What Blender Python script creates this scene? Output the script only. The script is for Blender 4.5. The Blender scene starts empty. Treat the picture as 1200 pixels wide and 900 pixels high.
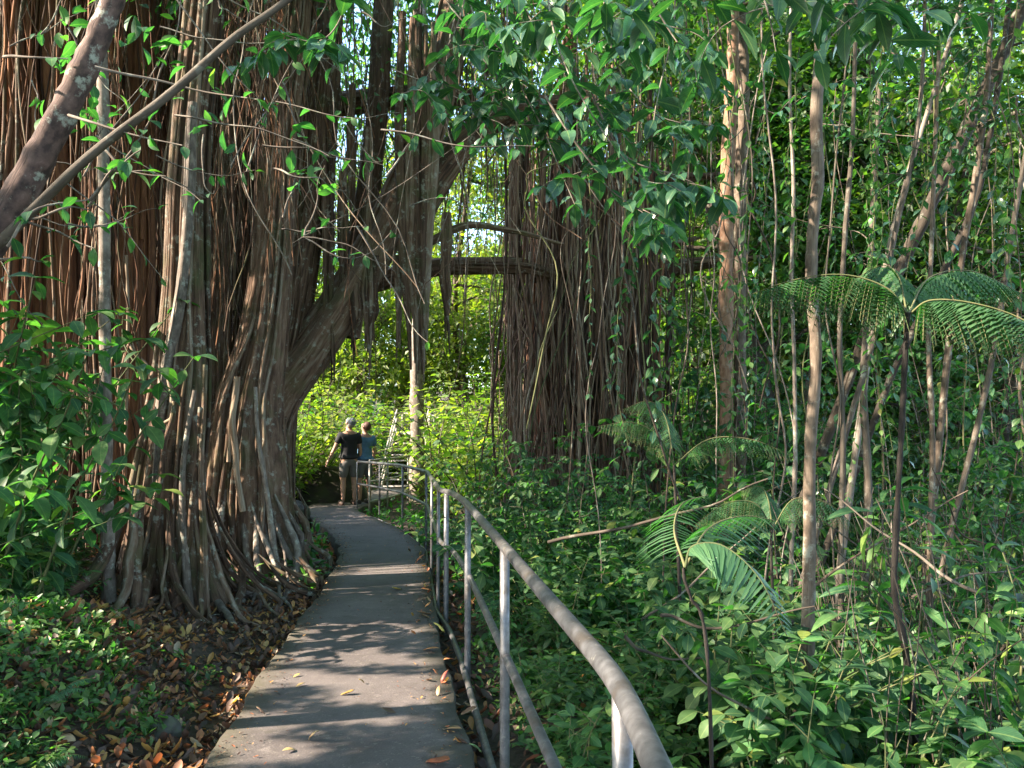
import bpy, math, random
import numpy as np
from mathutils import Vector, Matrix

RS = np.random.default_rng(11)
random.seed(4)
sc = bpy.context.scene
COL = sc.collection
PI = math.pi

# ------------------------------------------------------------------ camera model
F = 950.0
PITCH = math.atan(50 / F)
EYE = np.array([0.0, 0.0, 1.6])
FWD = np.array([0, math.cos(PITCH), math.sin(PITCH)])
UPV = np.array([0, -math.sin(PITCH), math.cos(PITCH)])


def P(px, py, Y):
    """world point seen at photo pixel (1200x900) at distance Y"""
    d = np.array([(px - 600) / F, 0, 0]) + UPV * ((450 - py) / F) + FWD
    return EYE + d * (Y / d[1])


cam_d = bpy.data.cameras.new('camera')
cam_d.sensor_width = 36
cam_d.lens = 36 * F / 1200
cam_d.clip_start = 0.05
cam_d.clip_end = 3000
cam = bpy.data.objects.new('camera', cam_d)
COL.objects.link(cam)
cam.location = EYE
cam.rotation_euler = (PI / 2 + PITCH, 0, 0)
sc.camera = cam

# ------------------------------------------------------------------ light
TO_SUN = np.array([-0.80, -0.25, 0.55])
TO_SUN /= np.linalg.norm(TO_SUN)
SUN_EL = math.asin(TO_SUN[2])
w = bpy.data.worlds.new('World')
sc.world = w
w.use_nodes = True
nt = w.node_tree
sky = nt.nodes.new('ShaderNodeTexSky')
sky.sky_type = 'NISHITA'
sky.sun_disc = False
sky.sun_elevation = SUN_EL
sky.sun_rotation = math.atan2(TO_SUN[0], TO_SUN[1])
bg = nt.nodes['Background']
nt.links.new(sky.outputs[0], bg.inputs[0])
bg.inputs[1].default_value = 0.15
sl = bpy.data.lights.new('sun', 'SUN')
sl.energy = 4.9
sl.angle = math.radians(0.5)
sl.color = (1.0, 0.85, 0.68)
so = bpy.data.objects.new('sun', sl)
COL.objects.link(so)
so.rotation_euler = Vector(TO_SUN).to_track_quat('Z', 'Y').to_euler()
sc.view_settings.view_transform = 'Standard'
sc.view_settings.look = 'None'
sc.view_settings.gamma = 1
sc.view_settings.use_curve_mapping = False
sc.view_settings.exposure = 2.52
sc.cycles.use_denoising = True
try:
    sc.cycles.denoiser = 'OPENIMAGEDENOISE'
except Exception:
    pass
sc.cycles.max_bounces = 7
sc.cycles.diffuse_bounces = 4
sc.cycles.glossy_bounces = 2
sc.cycles.transmission_bounces = 4
sc.cycles.sample_clamp_indirect = 4
sc.cycles.use_adaptive_sampling = False
sc.cycles.caustics_reflective = False
sc.cycles.caustics_refractive = False


# ------------------------------------------------------------------ mesh buffer
def norm(a):
    return a / (np.linalg.norm(a, axis=-1, keepdims=True) + 1e-9)


class Buf:
    """quads with uv and a per-vertex random value"""

    def __init__(s):
        s.V, s.Fq, s.UV, s.R, s.n = [], [], [], [], 0

    def add(s, V, Fq, UV=None, R=None):
        V = np.asarray(V, float).reshape(-1, 3)
        Fq = np.asarray(Fq, int).reshape(-1, 4)
        if UV is None:
            UV = V[:, :2]
        if R is None:
            R = np.full(len(V), RS.random())
        elif np.isscalar(R):
            R = np.full(len(V), float(R))
        s.V.append(V)
        s.Fq.append(Fq + s.n)
        s.UV.append(UV)
        s.R.append(R)
        s.n += len(V)
        return s

    def tube(s, pts, rad, k=8, rnd=None, flute=None, cap=False):
        pts = np.asarray(pts, float)
        n = len(pts)
        rad = np.broadcast_to(np.asarray(rad, float), (n,)).copy()
        T = np.gradient(pts, axis=0)
        T = norm(T)
        m = np.abs((pts[-1] - pts[0]))
        ref = np.zeros(3)
        ref[1 if m[2] >= m[1] else 2] = 1.0
        if m[0] > max(m[1], m[2]) and m[1] > m[2] * 3:
            ref = np.array([0, 0, 1.0])
        A = norm(np.cross(T, ref))
        B = np.cross(T, A)
        th = np.linspace(0, 2 * PI, k, endpoint=False) + PI / 2
        if cap:
            pts = np.vstack([pts[:1], pts, pts[-1:]])
            rad = np.concatenate([[1e-4], rad, [1e-4]])
            A = np.vstack([A[:1], A, A[-1:]])
            B = np.vstack([B[:1], B, B[-1:]])
            n += 2
        rr = rad[:, None] * np.ones((1, k))
        if flute is not None:
            if cap:
                flute = np.vstack([flute[:1], flute, flute[-1:]])
            rr = rr * flute
        V = pts[:, None, :] + (A[:, None, :] * np.cos(th)[None, :, None] + B[:, None, :] * np.sin(th)[None, :, None]) * rr[:, :, None]
        i = np.arange(n - 1)[:, None] * k
        j = np.arange(k)[None, :]
        j2 = (j + 1) % k
        Fq = np.stack([i + j, i + j2, i + k + j2, i + k + j], -1).reshape(-1, 4)
        L = np.concatenate([[0], np.cumsum(np.linalg.norm(np.diff(pts, axis=0), axis=1))])
        u = (th - PI / 2) / (2 * PI)
        UV = np.stack([np.repeat(u[None], n, 0) * np.mean(rad) * 2 * PI, np.repeat(L[:, None], k, 1)], -1).reshape(-1, 2)
        s.add(V.reshape(-1, 3), Fq, UV, RS.random() if rnd is None else rnd)
        return s

    def box(s, lo, hi, M=None):
        lo, hi = np.asarray(lo, float), np.asarray(hi, float)
        c = np.array([[x, y, z] for z in (0, 1) for y in (0, 1) for x in (0, 1)], float)
        V = lo + c * (hi - lo)
        if M is not None:
            V = V @ M[0].T + M[1]
        s.add(V, [[0, 2, 3, 1], [4, 5, 7, 6], [0, 1, 5, 4], [2, 6, 7, 3], [0, 4, 6, 2], [1, 3, 7, 5]])
        return s

    def leaves(s, tpl, pos, d, nrm, size, rnd=None, wid=None):
        TV, TF, TU = tpl
        pos = np.asarray(pos, float).reshape(-1, 3)
        N = len(pos)
        if N == 0:
            return s
        d = norm(np.broadcast_to(d, (N, 3)))
        nrm = np.broadcast_to(nrm, (N, 3))
        x = norm(np.cross(d, nrm))
        z = np.cross(x, d)
        size = np.broadcast_to(size, (N,))
        wd = size if wid is None else size * np.broadcast_to(wid, (N,))
        V = (x[:, None] * (TV[None, :, 0:1] * wd[:, None, None]) + d[:, None] * (TV[None, :, 1:2] * size[:, None, None])
             + z[:, None] * (TV[None, :, 2:3] * size[:, None, None]) + pos[:, None])
        nv = len(TV)
        Fq = (TF[None] + (np.arange(N) * nv)[:, None, None]).reshape(-1, 4)
        if rnd is None:
            rnd = RS.random(N)
        s.add(V.reshape(-1, 3), Fq, np.tile(TU, (N, 1)), np.repeat(np.broadcast_to(rnd, (N,)), nv))
        return s

    def mesh(s, name, mat=None, smooth=True):
        me = bpy.data.meshes.new(name)
        V = np.concatenate(s.V)
        Q = np.concatenate(s.Fq)
        UV = np.concatenate(s.UV)
        R = np.concatenate(s.R)
        me.vertices.add(len(V))
        me.vertices.foreach_set('co', V.astype(np.float32).ravel())
        me.loops.add(len(Q) * 4)
        me.loops.foreach_set('vertex_index', Q.astype(np.int32).ravel())
        me.polygons.add(len(Q))
        me.polygons.foreach_set('loop_start', (np.arange(len(Q)) * 4).astype(np.int32))
        if smooth:
            me.polygons.foreach_set('use_smooth', np.ones(len(Q), bool))
        uv = me.uv_layers.new(name='UVMap')
        uv.data.foreach_set('uv', UV[Q.ravel()].astype(np.float32).ravel())
        at = me.attributes.new('rnd', 'FLOAT', 'POINT')
        at.data.foreach_set('value', R.astype(np.float32))
        me.update(calc_edges=True)
        if mat:
            me.materials.append(mat)
        return me


def link(name, me, parent=None, loc=None, rz=0.0, sc_=None):
    o = bpy.data.objects.new(name, me)
    COL.objects.link(o)
    if parent is not None:
        o.parent = parent
    if loc is not None:
        o.location = loc
    if rz:
        o.rotation_euler = (0, 0, rz)
    if sc_ is not None:
        o.scale = (sc_,) * 3 if np.isscalar(sc_) else sc_
    return o


def tag(o, label=None, cat=None, group=None, kind=None):
    if label:
        o['label'] = label
    if cat:
        o['category'] = cat
    if group:
        o['group'] = group
    if kind:
        o['kind'] = kind
    return o


def thing(name, label, cat, loc=(0, 0, 0), rz=0.0, group=None, scale=1.0):
    o = link(name, None, None, loc, rz, scale)
    o.empty_display_size = 0.2
    return tag(o, label, cat, group)


def part(name, buf, mat, parent, world=True, smooth=True):
    """a part given in world coordinates is moved under its thing"""
    me = buf.mesh(name, mat, smooth)
    if world and parent is not None:
        me.transform(Matrix.Translation(-Vector(parent.location)))
    return link(name, me, parent)


def smooth_curve(pts, n=24, extra=None):
    """Catmull-Rom through pts (and an extra scalar per point)"""
    p = np.asarray(pts, float)
    if extra is not None:
        p = np.hstack([p, np.asarray(extra, float).reshape(len(p), -1)])
    p = np.vstack([2 * p[0] - p[1], p, 2 * p[-1] - p[-2]])
    m = len(p) - 3
    t = np.linspace(0, m - 1e-6, n)
    i = t.astype(int)
    f = (t - i)[:, None]
    a, b, c, d = p[i], p[i + 1], p[i + 2], p[i + 3]
    r = 0.5 * (2 * b + (c - a) * f + (2 * a - 5 * b + 4 * c - d) * f ** 2 + (3 * b - a - 3 * c + d) * f ** 3)
    return r if extra is None else (r[:, :3], np.maximum(r[:, 3:].squeeze(-1) if r.shape[1] == 4 else r[:, 3:], 1e-3))


def sstep(a, b, x):
    t = np.clip((np.asarray(x, float) - a) / (b - a), 0, 1)
    return t * t * (3 - 2 * t)


def wob(n, amp, k=3):
    """smooth random wobble, n x 3"""
    t = np.linspace(0, 1, n)
    o = np.zeros((n, 3))
    for f in range(1, k + 1):
        o += np.sin(2 * PI * (t[:, None] * f * 0.8 + RS.random(3))) * RS.normal(0, 1, 3) / f
    return o * amp


# ------------------------------------------------------------------ terrain
PY = np.array([-4, 2.2, 3.8, 5.07, 6.33, 7.6, 9.5, 10.86, 12.67, 14.2, 15.7, 16.8, 18.5, 21.2])
PL = np.array([-1.20, -1.33, -1.44, -1.61, -1.73, -1.82, -2.04, -2.29, -2.84, -3.5, -4.1, -4.15, -3.85, -3.45])
PR = np.array([0.05, 0.02, -0.15, -0.36, -0.56, -0.73, -0.97, -1.16, -1.68, -2.35, -3.0, -2.95, -2.75, -2.45])


def n2(x, y, s=1.0):
    return (np.sin(x * 1.7 * s + 1.3 * np.sin(y * 1.1 * s)) + np.sin(y * 2.3 * s + 1.7 * np.sin(x * .9 * s) + 1)
            + .5 * np.sin(x * 4.1 * s + y * 3.3 * s)) / 2.5


def H(x, y):
    x, y = np.asarray(x, float), np.asarray(y, float)
    L, R = np.interp(y, PY, PL), np.interp(y, PY, PR)
    dl, dr = L - x, x - R
    left = -0.20 + 0.42 * sstep(0.4, 2.6, dl) + 0.05 * n2(x, y, 1.3) * sstep(0.1, .6, dl)
    left += 0.40 * np.exp(-(((x + 3.0) / .85) ** 2 + ((y - 4.9) / 1.5) ** 2)) * sstep(.15, .9, dl)
    right = -0.20 - 0.55 * sstep(0.2, 3.5, dr) + 0.07 * n2(x, y, 1.1) * sstep(0.1, .8, dr)
    h = np.where(dl > 0, left, np.where(dr > 0, right, -0.2))
    far = -0.15 + 0.08 * n2(x, y, .5)
    f = sstep(17, 22, y)
    h = h * (1 - f) + far * f
    h = h + np.clip((y - 30) * 0.1, 0, 7) * sstep(30, 36, y)
    h = h + 0.6 * sstep(9, 25, np.abs(x))
    return h


def axis(lo, hi, fine_lo, fine_hi, st):
    a = np.arange(fine_lo, fine_hi + 1e-6, st)
    up, dn, s = [], [], st
    v = fine_hi
    while v < hi:
        s *= 1.35
        v += s
        up.append(v)
    v, s = fine_lo, st
    while v > lo:
        s *= 1.35
        v -= s
        dn.append(v)
    return np.concatenate([dn[::-1], a, up])


# ------------------------------------------------------------------ materials
def new_mat(name):
    m = bpy.data.materials.new(name)
    m.use_nodes = True
    t = m.node_tree
    for n in list(t.nodes):
        t.nodes.remove(n)
    out = t.nodes.new('ShaderNodeOutputMaterial')
    return m, t, out


def N(t, typ, **kw):
    n = t.nodes.new(typ)
    for k, v in kw.items():
        if k.startswith('i_'):
            key = k[2:]
            key = int(key) if key.isdigit() else key.replace('_', ' ')
            n.inputs[key].default_value = v
        else:
            setattr(n, k, v)
    return n


def ramp(t, fac, stops, interp='LINEAR'):
    r = t.nodes.new('ShaderNodeValToRGB')
    r.color_ramp.interpolation = interp
    e = r.color_ramp.elements
    while len(e) < len(stops):
        e.new(0.5)
    for i, (p, c) in enumerate(stops):
        e[i].position = p
        e[i].color = tuple(c) + (1,)
    t.links.new(fac, r.inputs[0])
    return r.outputs[0]


def mixc(t, fac, a, b, mode='MIX'):
    m = t.nodes.new('ShaderNodeMix')
    m.data_type = 'RGBA'
    m.blend_type = mode
    for k, v in ((0, fac), (6, a), (7, b)):
        if hasattr(v, 'is_linked'):
            t.links.new(v, m.inputs[k])
        else:
            m.inputs[k].default_value = v if np.isscalar(v) else tuple(v) + (1,)
    return m.outputs[2]


def math_(t, op, a, b=0.0):
    m = t.nodes.new('ShaderNodeMath')
    m.operation = op
    for k, v in ((0, a), (1, b)):
        if hasattr(v, 'is_linked'):
            t.links.new(v, m.inputs[k])
        else:
            m.inputs[k].default_value = v
    return m.outputs[0]


def attr(t, name):
    return N(t, 'ShaderNodeAttribute', attribute_name=name).outputs['Fac']


def leaf_mat(name, stops, trans=(.5, 1.0, .25), rough=.42, tf=.38, gloss=.5, vein=True):
    """stops: leaf colours over the per-leaf random value"""
    m, t, out = new_mat(name)
    rnd = attr(t, 'rnd')
    oi = N(t, 'ShaderNodeObjectInfo').outputs['Random']
    mixr = math_(t, 'FRACT', math_(t, 'ADD', rnd, math_(t, 'MULTIPLY', oi, .0)))
    c = ramp(t, mixr, stops)
    hs = N(t, 'ShaderNodeHueSaturation')
    t.links.new(c, hs.inputs['Color'])
    hs.inputs['Saturation'].default_value = .90
    t.links.new(math_(t, 'ADD', .485, math_(t, 'MULTIPLY', oi, .035)), hs.inputs['Hue'])
    t.links.new(math_(t, 'ADD', .8, math_(t, 'MULTIPLY', oi, .45)), hs.inputs['Value'])
    c = hs.outputs[0]
    if vein:
        uv = N(t, 'ShaderNodeUVMap')
        sp = N(t, 'ShaderNodeSeparateXYZ')
        t.links.new(uv.outputs[0], sp.inputs[0])
        ax = math_(t, 'ABSOLUTE', math_(t, 'SUBTRACT', sp.outputs[0], .5))
        mid = math_(t, 'LESS_THAN', ax, .035)
        vv = math_(t, 'ADD', math_(t, 'MULTIPLY', sp.outputs[1], 9.0), math_(t, 'MULTIPLY', ax, -7.0))
        side = math_(t, 'LESS_THAN', math_(t, 'FRACT', vv), .13)
        f = math_(t, 'MULTIPLY', math_(t, 'MAXIMUM', math_(t, 'MULTIPLY', mid, .55), math_(t, 'MULTIPLY', side, .22)), .8)
        c = mixc(t, f, c, (.20, .27, .10))
        geo = N(t, 'ShaderNodeNewGeometry')
        no = N(t, 'ShaderNodeTexNoise', i_Scale=26.0, i_Detail=2.0)
        t.links.new(geo.outputs['Position'], no.inputs['Vector'])
        c = mixc(t, .5, c, ramp(t, no.outputs[0], [(.3, (.55, .55, .5)), (.7, (1.3, 1.3, 1.2))]), 'MULTIPLY')
    b = N(t, 'ShaderNodeBsdfPrincipled')
    t.links.new(c, b.inputs['Base Color'])
    b.inputs['Roughness'].default_value = rough
    b.inputs['Specular IOR Level'].default_value = gloss
    tr = N(t, 'ShaderNodeBsdfTranslucent')
    tc = mixc(t, 1.0, c, tuple(2.4 * v for v in trans), 'MULTIPLY')
    t.links.new(tc, tr.inputs[0])
    mx = N(t, 'ShaderNodeMixShader')
    mx.inputs[0].default_value = tf
    t.links.new(b.outputs[0], mx.inputs[1])
    t.links.new(tr.outputs[0], mx.inputs[2])
    t.links.new(mx.outputs[0], out.inputs[0])
    return m


def bark_mat(name, stops, sx=30, sy=3, rough=.85, lichen=0.0, moss=0.0, by_rnd=.5, bump=.5, lcol=(.34, .36, .30), rings=0.0):
    m, t, out = new_mat(name)
    uv = N(t, 'ShaderNodeUVMap')
    rnd = attr(t, 'rnd')
    mp = N(t, 'ShaderNodeMapping')
    mp.inputs['Scale'].default_value = (sx, sy, 1)
    t.links.new(uv.outputs[0], mp.inputs[0])
    cx = N(t, 'ShaderNodeCombineXYZ')
    t.links.new(math_(t, 'MULTIPLY', rnd, 37.0), cx.inputs[2])
    va = N(t, 'ShaderNodeVectorMath', operation='ADD')
    t.links.new(mp.outputs[0], va.inputs[0])
    t.links.new(cx.outputs[0], va.inputs[1])
    no = N(t, 'ShaderNodeTexNoise', i_Scale=1.0, i_Detail=7.0, i_Roughness=.62)
    t.links.new(va.outputs[0], no.inputs['Vector'])
    f = math_(t, 'ADD', math_(t, 'MULTIPLY', no.outputs[0], 1.0), math_(t, 'MULTIPLY', math_(t, 'SUBTRACT', rnd, .5), by_rnd))
    c = ramp(t, f, stops)
    geo = N(t, 'ShaderNodeNewGeometry')
    if lichen:
        n3 = N(t, 'ShaderNodeTexNoise', i_Scale=9.0, i_Detail=6.0, i_Roughness=.7)
        t.links.new(geo.outputs['Position'], n3.inputs['Vector'])
        lf = ramp(t, n3.outputs[0], [(.56, (0, 0, 0)), (.64, (1, 1, 1))])
        c = mixc(t, math_(t, 'MULTIPLY', lf, lichen), c, lcol)
    if moss:
        n4 = N(t, 'ShaderNodeTexNoise', i_Scale=2.2, i_Detail=5.0, i_Roughness=.65)
        t.links.new(geo.outputs['Position'], n4.inputs['Vector'])
        mf = ramp(t, n4.outputs[0], [(.5, (0, 0, 0)), (.66, (1, 1, 1))])
        c = mixc(t, math_(t, 'MULTIPLY', mf, moss), c, (.055, .075, .02))
    b = N(t, 'ShaderNodeBsdfPrincipled')
    t.links.new(c, b.inputs['Base Color'])
    b.inputs['Roughness'].default_value = rough
    b.inputs['Specular IOR Level'].default_value = .3
    bp = N(t, 'ShaderNodeBump')
    bp.inputs['Strength'].default_value = bump
    bp.inputs['Distance'].default_value = .02
    t.links.new(no.outputs[0], bp.inputs['Height'])
    t.links.new(bp.outputs[0], b.inputs['Normal'])
    t.links.new(b.outputs[0], out.inputs[0])
    return m


def plain_mat(name, col, rough=.7, metal=0.0, var=.25, scale=8.0, bump=.0, spots=None):
    m, t, out = new_mat(name)
    tc = N(t, 'ShaderNodeTexCoord')
    no = N(t, 'ShaderNodeTexNoise', i_Scale=scale, i_Detail=6.0, i_Roughness=.65)
    t.links.new(tc.outputs['Object'], no.inputs['Vector'])
    col = np.array(col)
    c = ramp(t, no.outputs[0], [(.25, tuple(col * (1 - var))), (.75, tuple(np.minimum(col * (1 + var), .95)))])
    if spots:
        for (s, lo, hi, cc, am) in spots:
            n5 = N(t, 'ShaderNodeTexNoise', i_Scale=s, i_Detail=5.0, i_Roughness=.7)
            t.links.new(tc.outputs['Object'], n5.inputs['Vector'])
            sf = ramp(t, n5.outputs[0], [(lo, (0, 0, 0)), (hi, (1, 1, 1))])
            c = mixc(t, math_(t, 'MULTIPLY', sf, am), c, cc)
    b = N(t, 'ShaderNodeBsdfPrincipled')
    t.links.new(c, b.inputs['Base Color'])
    b.inputs['Roughness'].default_value = rough
    b.inputs['Metallic'].default_value = metal
    if bump:
        bp = N(t, 'ShaderNodeBump')
        bp.inputs['Strength'].default_value = bump
        bp.inputs['Distance'].default_value = .01
        t.links.new(no.outputs[0], bp.inputs['Height'])
        t.links.new(bp.outputs[0], b.inputs['Normal'])
    t.links.new(b.outputs[0], out.inputs[0])
    return m


M = {}
M['teal'] = leaf_mat('leaf_teal', [(0, (.019, .070, .034)), (.5, (.036, .108, .042)), (.90, (.075, .155, .042)), (1, (.16, .20, .03))], rough=.5, gloss=.24)
M['gloss'] = leaf_mat('leaf_glossy', [(0, (.015, .060, .036)), (.5, (.024, .085, .046)), (1, (.045, .12, .055))], rough=.27, gloss=.7, tf=.28)
M['mid'] = leaf_mat('leaf_mid', [(0, (.024, .085, .028)), (.55, (.050, .14, .036)), (.90, (.095, .19, .04)), (.985, (.18, .22, .03)), (1, (.22, .16, .03))], rough=.42)
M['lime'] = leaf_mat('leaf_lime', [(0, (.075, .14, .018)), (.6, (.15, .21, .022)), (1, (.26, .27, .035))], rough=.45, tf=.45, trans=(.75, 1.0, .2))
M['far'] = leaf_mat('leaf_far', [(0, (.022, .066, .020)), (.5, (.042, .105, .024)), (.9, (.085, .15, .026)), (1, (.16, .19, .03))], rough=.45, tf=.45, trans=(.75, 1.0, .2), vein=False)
M['fern'] = leaf_mat('leaf_fern', [(0, (.030, .10, .045)), (1, (.065, .16, .06))], rough=.42, tf=.35, vein=False)
M['bronze'] = leaf_mat('leaf_bronze', [(0, (.03, .05, .04)), (1, (.06, .085, .06))], rough=.3, gloss=.7, tf=.2)
M['cover'] = leaf_mat('leaf_cover', [(0, (.028, .085, .022)), (.6, (.065, .15, .032)), (1, (.14, .22, .035))], rough=.5, vein=False)
M['litter'] = leaf_mat('leaf_litter', [(0, (.035, .022, .016)), (.34, (.085, .045, .028)), (.56, (.17, .075, .035)), (.72, (.32, .11, .025)), (.88, (.42, .24, .03)), (1, (.34, .26, .18))], rough=.6, tf=.15, trans=(1, .7, .4), vein=False)
M['banyan'] = bark_mat('banyan_bark', [(.24, (.018, .012, .008)), (.42, (.074, .041, .026)), (.58, (.150, .092, .060)), (.80, (.25, .21, .165))], sx=34, sy=3.2, by_rnd=.34, lichen=.55, moss=.5, bump=1.0)
M['root'] = bark_mat('aerial_root_bark', [(.15, (.028, .016, .011)), (.4, (.100, .054, .034)), (.62, (.17, .105, .068)), (.85, (.29, .235, .17))], sx=20, sy=3, by_rnd=.75, bump=.3)
M['redroot'] = bark_mat('red_root_bark', [(.15, (.026, .014, .009)), (.45, (.115, .050, .028)), (.8, (.27, .125, .062))], sx=20, sy=3, by_rnd=.6, bump=.3)  # red-brown bark with the sun's orange glow mixed into the lighter tones
M['greybark'] = bark_mat('grey_bark', [(.28, (.050, .040, .033)), (.5, (.135, .108, .088)), (.72, (.25, .215, .18))], sx=16, sy=9, lichen=.7, bump=.3, by_rnd=.2)
M['pinkbark'] = bark_mat('pink_bark', [(.28, (.045, .030, .027)), (.5, (.14, .088, .074)), (.72, (.26, .19, .165))], sx=14, sy=11, lichen=.9, bump=.3, by_rnd=.2)
M['tanbark'] = bark_mat('tan_bark', [(.28, (.024, .018, .013)), (.5, (.070, .051, .037)), (.74, (.155, .12, .09))], sx=16, sy=9, lichen=.45, bump=.3, by_rnd=.25)
M['sunlit_tanbark'] = bark_mat('sunlit_tan_bark', [(.28, (.060, .034, .022)), (.5, (.17, .092, .056)), (.74, (.30, .185, .125))], sx=14, sy=7, lichen=.3, bump=.3, by_rnd=.25)  # tan bark lightened to warm orange, sunlight put into the colour
M['brownbark'] = bark_mat('brown_bark', [(.25, (.022, .017, .013)), (.5, (.056, .043, .032)), (.75, (.12, .10, .08))], sx=16, sy=4, lichen=.3, bump=.4, by_rnd=.4)
M['darkstem'] = bark_mat('dark_stem', [(.25, (.010, .009, .008)), (.6, (.028, .022, .018)), (.8, (.06, .045, .035))], sx=30, sy=20, bump=.6, by_rnd=.2)
M['stem'] = bark_mat('green_stem', [(.25, (.035, .05, .02)), (.5, (.08, .09, .035)), (.75, (.14, .13, .06))], sx=30, sy=8, bump=.2, by_rnd=.4)
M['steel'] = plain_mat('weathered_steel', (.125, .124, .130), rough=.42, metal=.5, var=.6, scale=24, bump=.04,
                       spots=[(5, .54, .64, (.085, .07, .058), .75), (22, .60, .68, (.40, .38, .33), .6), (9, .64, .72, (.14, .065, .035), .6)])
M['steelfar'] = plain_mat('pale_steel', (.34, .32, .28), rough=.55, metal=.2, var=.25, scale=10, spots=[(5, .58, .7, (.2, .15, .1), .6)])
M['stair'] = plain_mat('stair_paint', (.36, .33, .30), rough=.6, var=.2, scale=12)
M['stone'] = plain_mat('mossy_stone', (.075, .068, .06), rough=.9, var=.5, scale=6, bump=.8, spots=[(3, .5, .6, (.05, .065, .025), .7)])
M['mound'] = plain_mat('mossy_mound', (.022, .019, .013), rough=.95, var=.6, scale=7, bump=1, spots=[(4, .48, .6, (.025, .035, .010), .8)])


def ground_mat():
    m, t, out = new_mat('forest_soil')
    geo = N(t, 'ShaderNodeNewGeometry')
    n1 = N(t, 'ShaderNodeTexNoise', i_Scale=14.0, i_Detail=8.0, i_Roughness=.7)
    n2_ = N(t, 'ShaderNodeTexNoise', i_Scale=1.3, i_Detail=5.0)
    vo = N(t, 'ShaderNodeTexVoronoi', i_Scale=16.0)
    for n in (n1, n2_, vo):
        t.links.new(geo.outputs['Position'], n.inputs['Vector'])
    c = ramp(t, n1.outputs[0], [(.3, (.024, .017, .012)), (.5, (.065, .043, .029)), (.7, (.13, .085, .052))])
    c2 = ramp(t, N(t, 'ShaderNodeSeparateColor').outputs[0], [(0, (.03, .02, .015)), (1, (.13, .07, .035))])
    c = mixc(t, ramp(t, n2_.outputs[0], [(.52, (0, 0, 0)), (.68, (.7, .7, .7))]), c, (.035, .05, .016))
    b = N(t, 'ShaderNodeBsdfPrincipled', i_Roughness=.95)
    t.links.new(c, b.inputs['Base Color'])
    bp = N(t, 'ShaderNodeBump')
    bp.inputs['Strength'].default_value = 1
    bp.inputs['Distance'].default_value = .04
    t.links.new(math_(t, 'ADD', n1.outputs[0], math_(t, 'MULTIPLY', vo.outputs[0], .5)), bp.inputs['Height'])
    t.links.new(bp.outputs[0], b.inputs['Normal'])
    t.links.new(b.outputs[0], out.inputs[0])
    return m


def path_mat():
    m, t, out = new_mat('worn_concrete')
    geo = N(t, 'ShaderNodeNewGeometry')
    ns = []
    for s, d in ((1.1, 6), (6, 8), (90, 4), (28, 5)):
        n = N(t, 'ShaderNodeTexNoise', i_Scale=float(s), i_Detail=float(d), i_Roughness=.65)
        t.links.new(geo.outputs['Position'], n.inputs['Vector'])
        ns.append(n.outputs[0])
    c = ramp(t, ns[0], [(.3, (.060, .049, .047)), (.5, (.097, .082, .079)), (.72, (.142, .122, .116))])
    c = mixc(t, ramp(t, ns[1], [(.55, (0, 0, 0)), (.7, (.75, .75, .75))]), c, (.062, .054, .045))
    c = mixc(t, ramp(t, ns[1], [(.3, (.55, .55, .55)), (.4, (0, 0, 0))]), c, (.20, .17, .155))
    c = mixc(t, .55, c, ramp(t, ns[2], [(.3, (.6, .6, .6)), (.7, (1.35, 1.35, 1.35))]), 'MULTIPLY')
    c = mixc(t, ramp(t, ns[3], [(.60, (0, 0, 0)), (.63, (.5, .5, .5)), (.64, (.5, .5, .5)), (.67, (0, 0, 0))]), c, (.24, .21, .18))
    c = mixc(t, ramp(t, ns[3], [(.66, (0, 0, 0)), (.70, (.7, .7, .7))]), c, (.045, .034, .025))
    # worn algae along the two edges
    uv = N(t, 'ShaderNodeUVMap')
    sp = N(t, 'ShaderNodeSeparateXYZ')
    t.links.new(uv.outputs[0], sp.inputs[0])
    e = math_(t, 'ABSOLUTE', math_(t, 'SUBTRACT', sp.outputs[0], .5))
    e = math_(t, 'ADD', e, math_(t, 'MULTIPLY', math_(t, 'SUBTRACT', ns[1], .5), .35))
    c = mixc(t, ramp(t, e, [(.33, (0, 0, 0)), (.50, (.9, .9, .9))]), c, (.050, .045, .030))
    b = N(t, 'ShaderNodeBsdfPrincipled', i_Roughness=.82)
    b.inputs['Specular IOR Level'].default_value = .4
    t.links.new(c, b.inputs['Base Color'])
    bp = N(t, 'ShaderNodeBump')
    bp.inputs['Strength'].default_value = .45
    bp.inputs['Distance'].default_value = .008
    t.links.new(math_(t, 'ADD', ns[2], ns[1]), bp.inputs['Height'])
    t.links.new(bp.outputs[0], b.inputs['Normal'])
    t.links.new(b.outputs[0], out.inputs[0])
    return m


M['ground'] = ground_mat()
M['path'] = path_mat()


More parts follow.
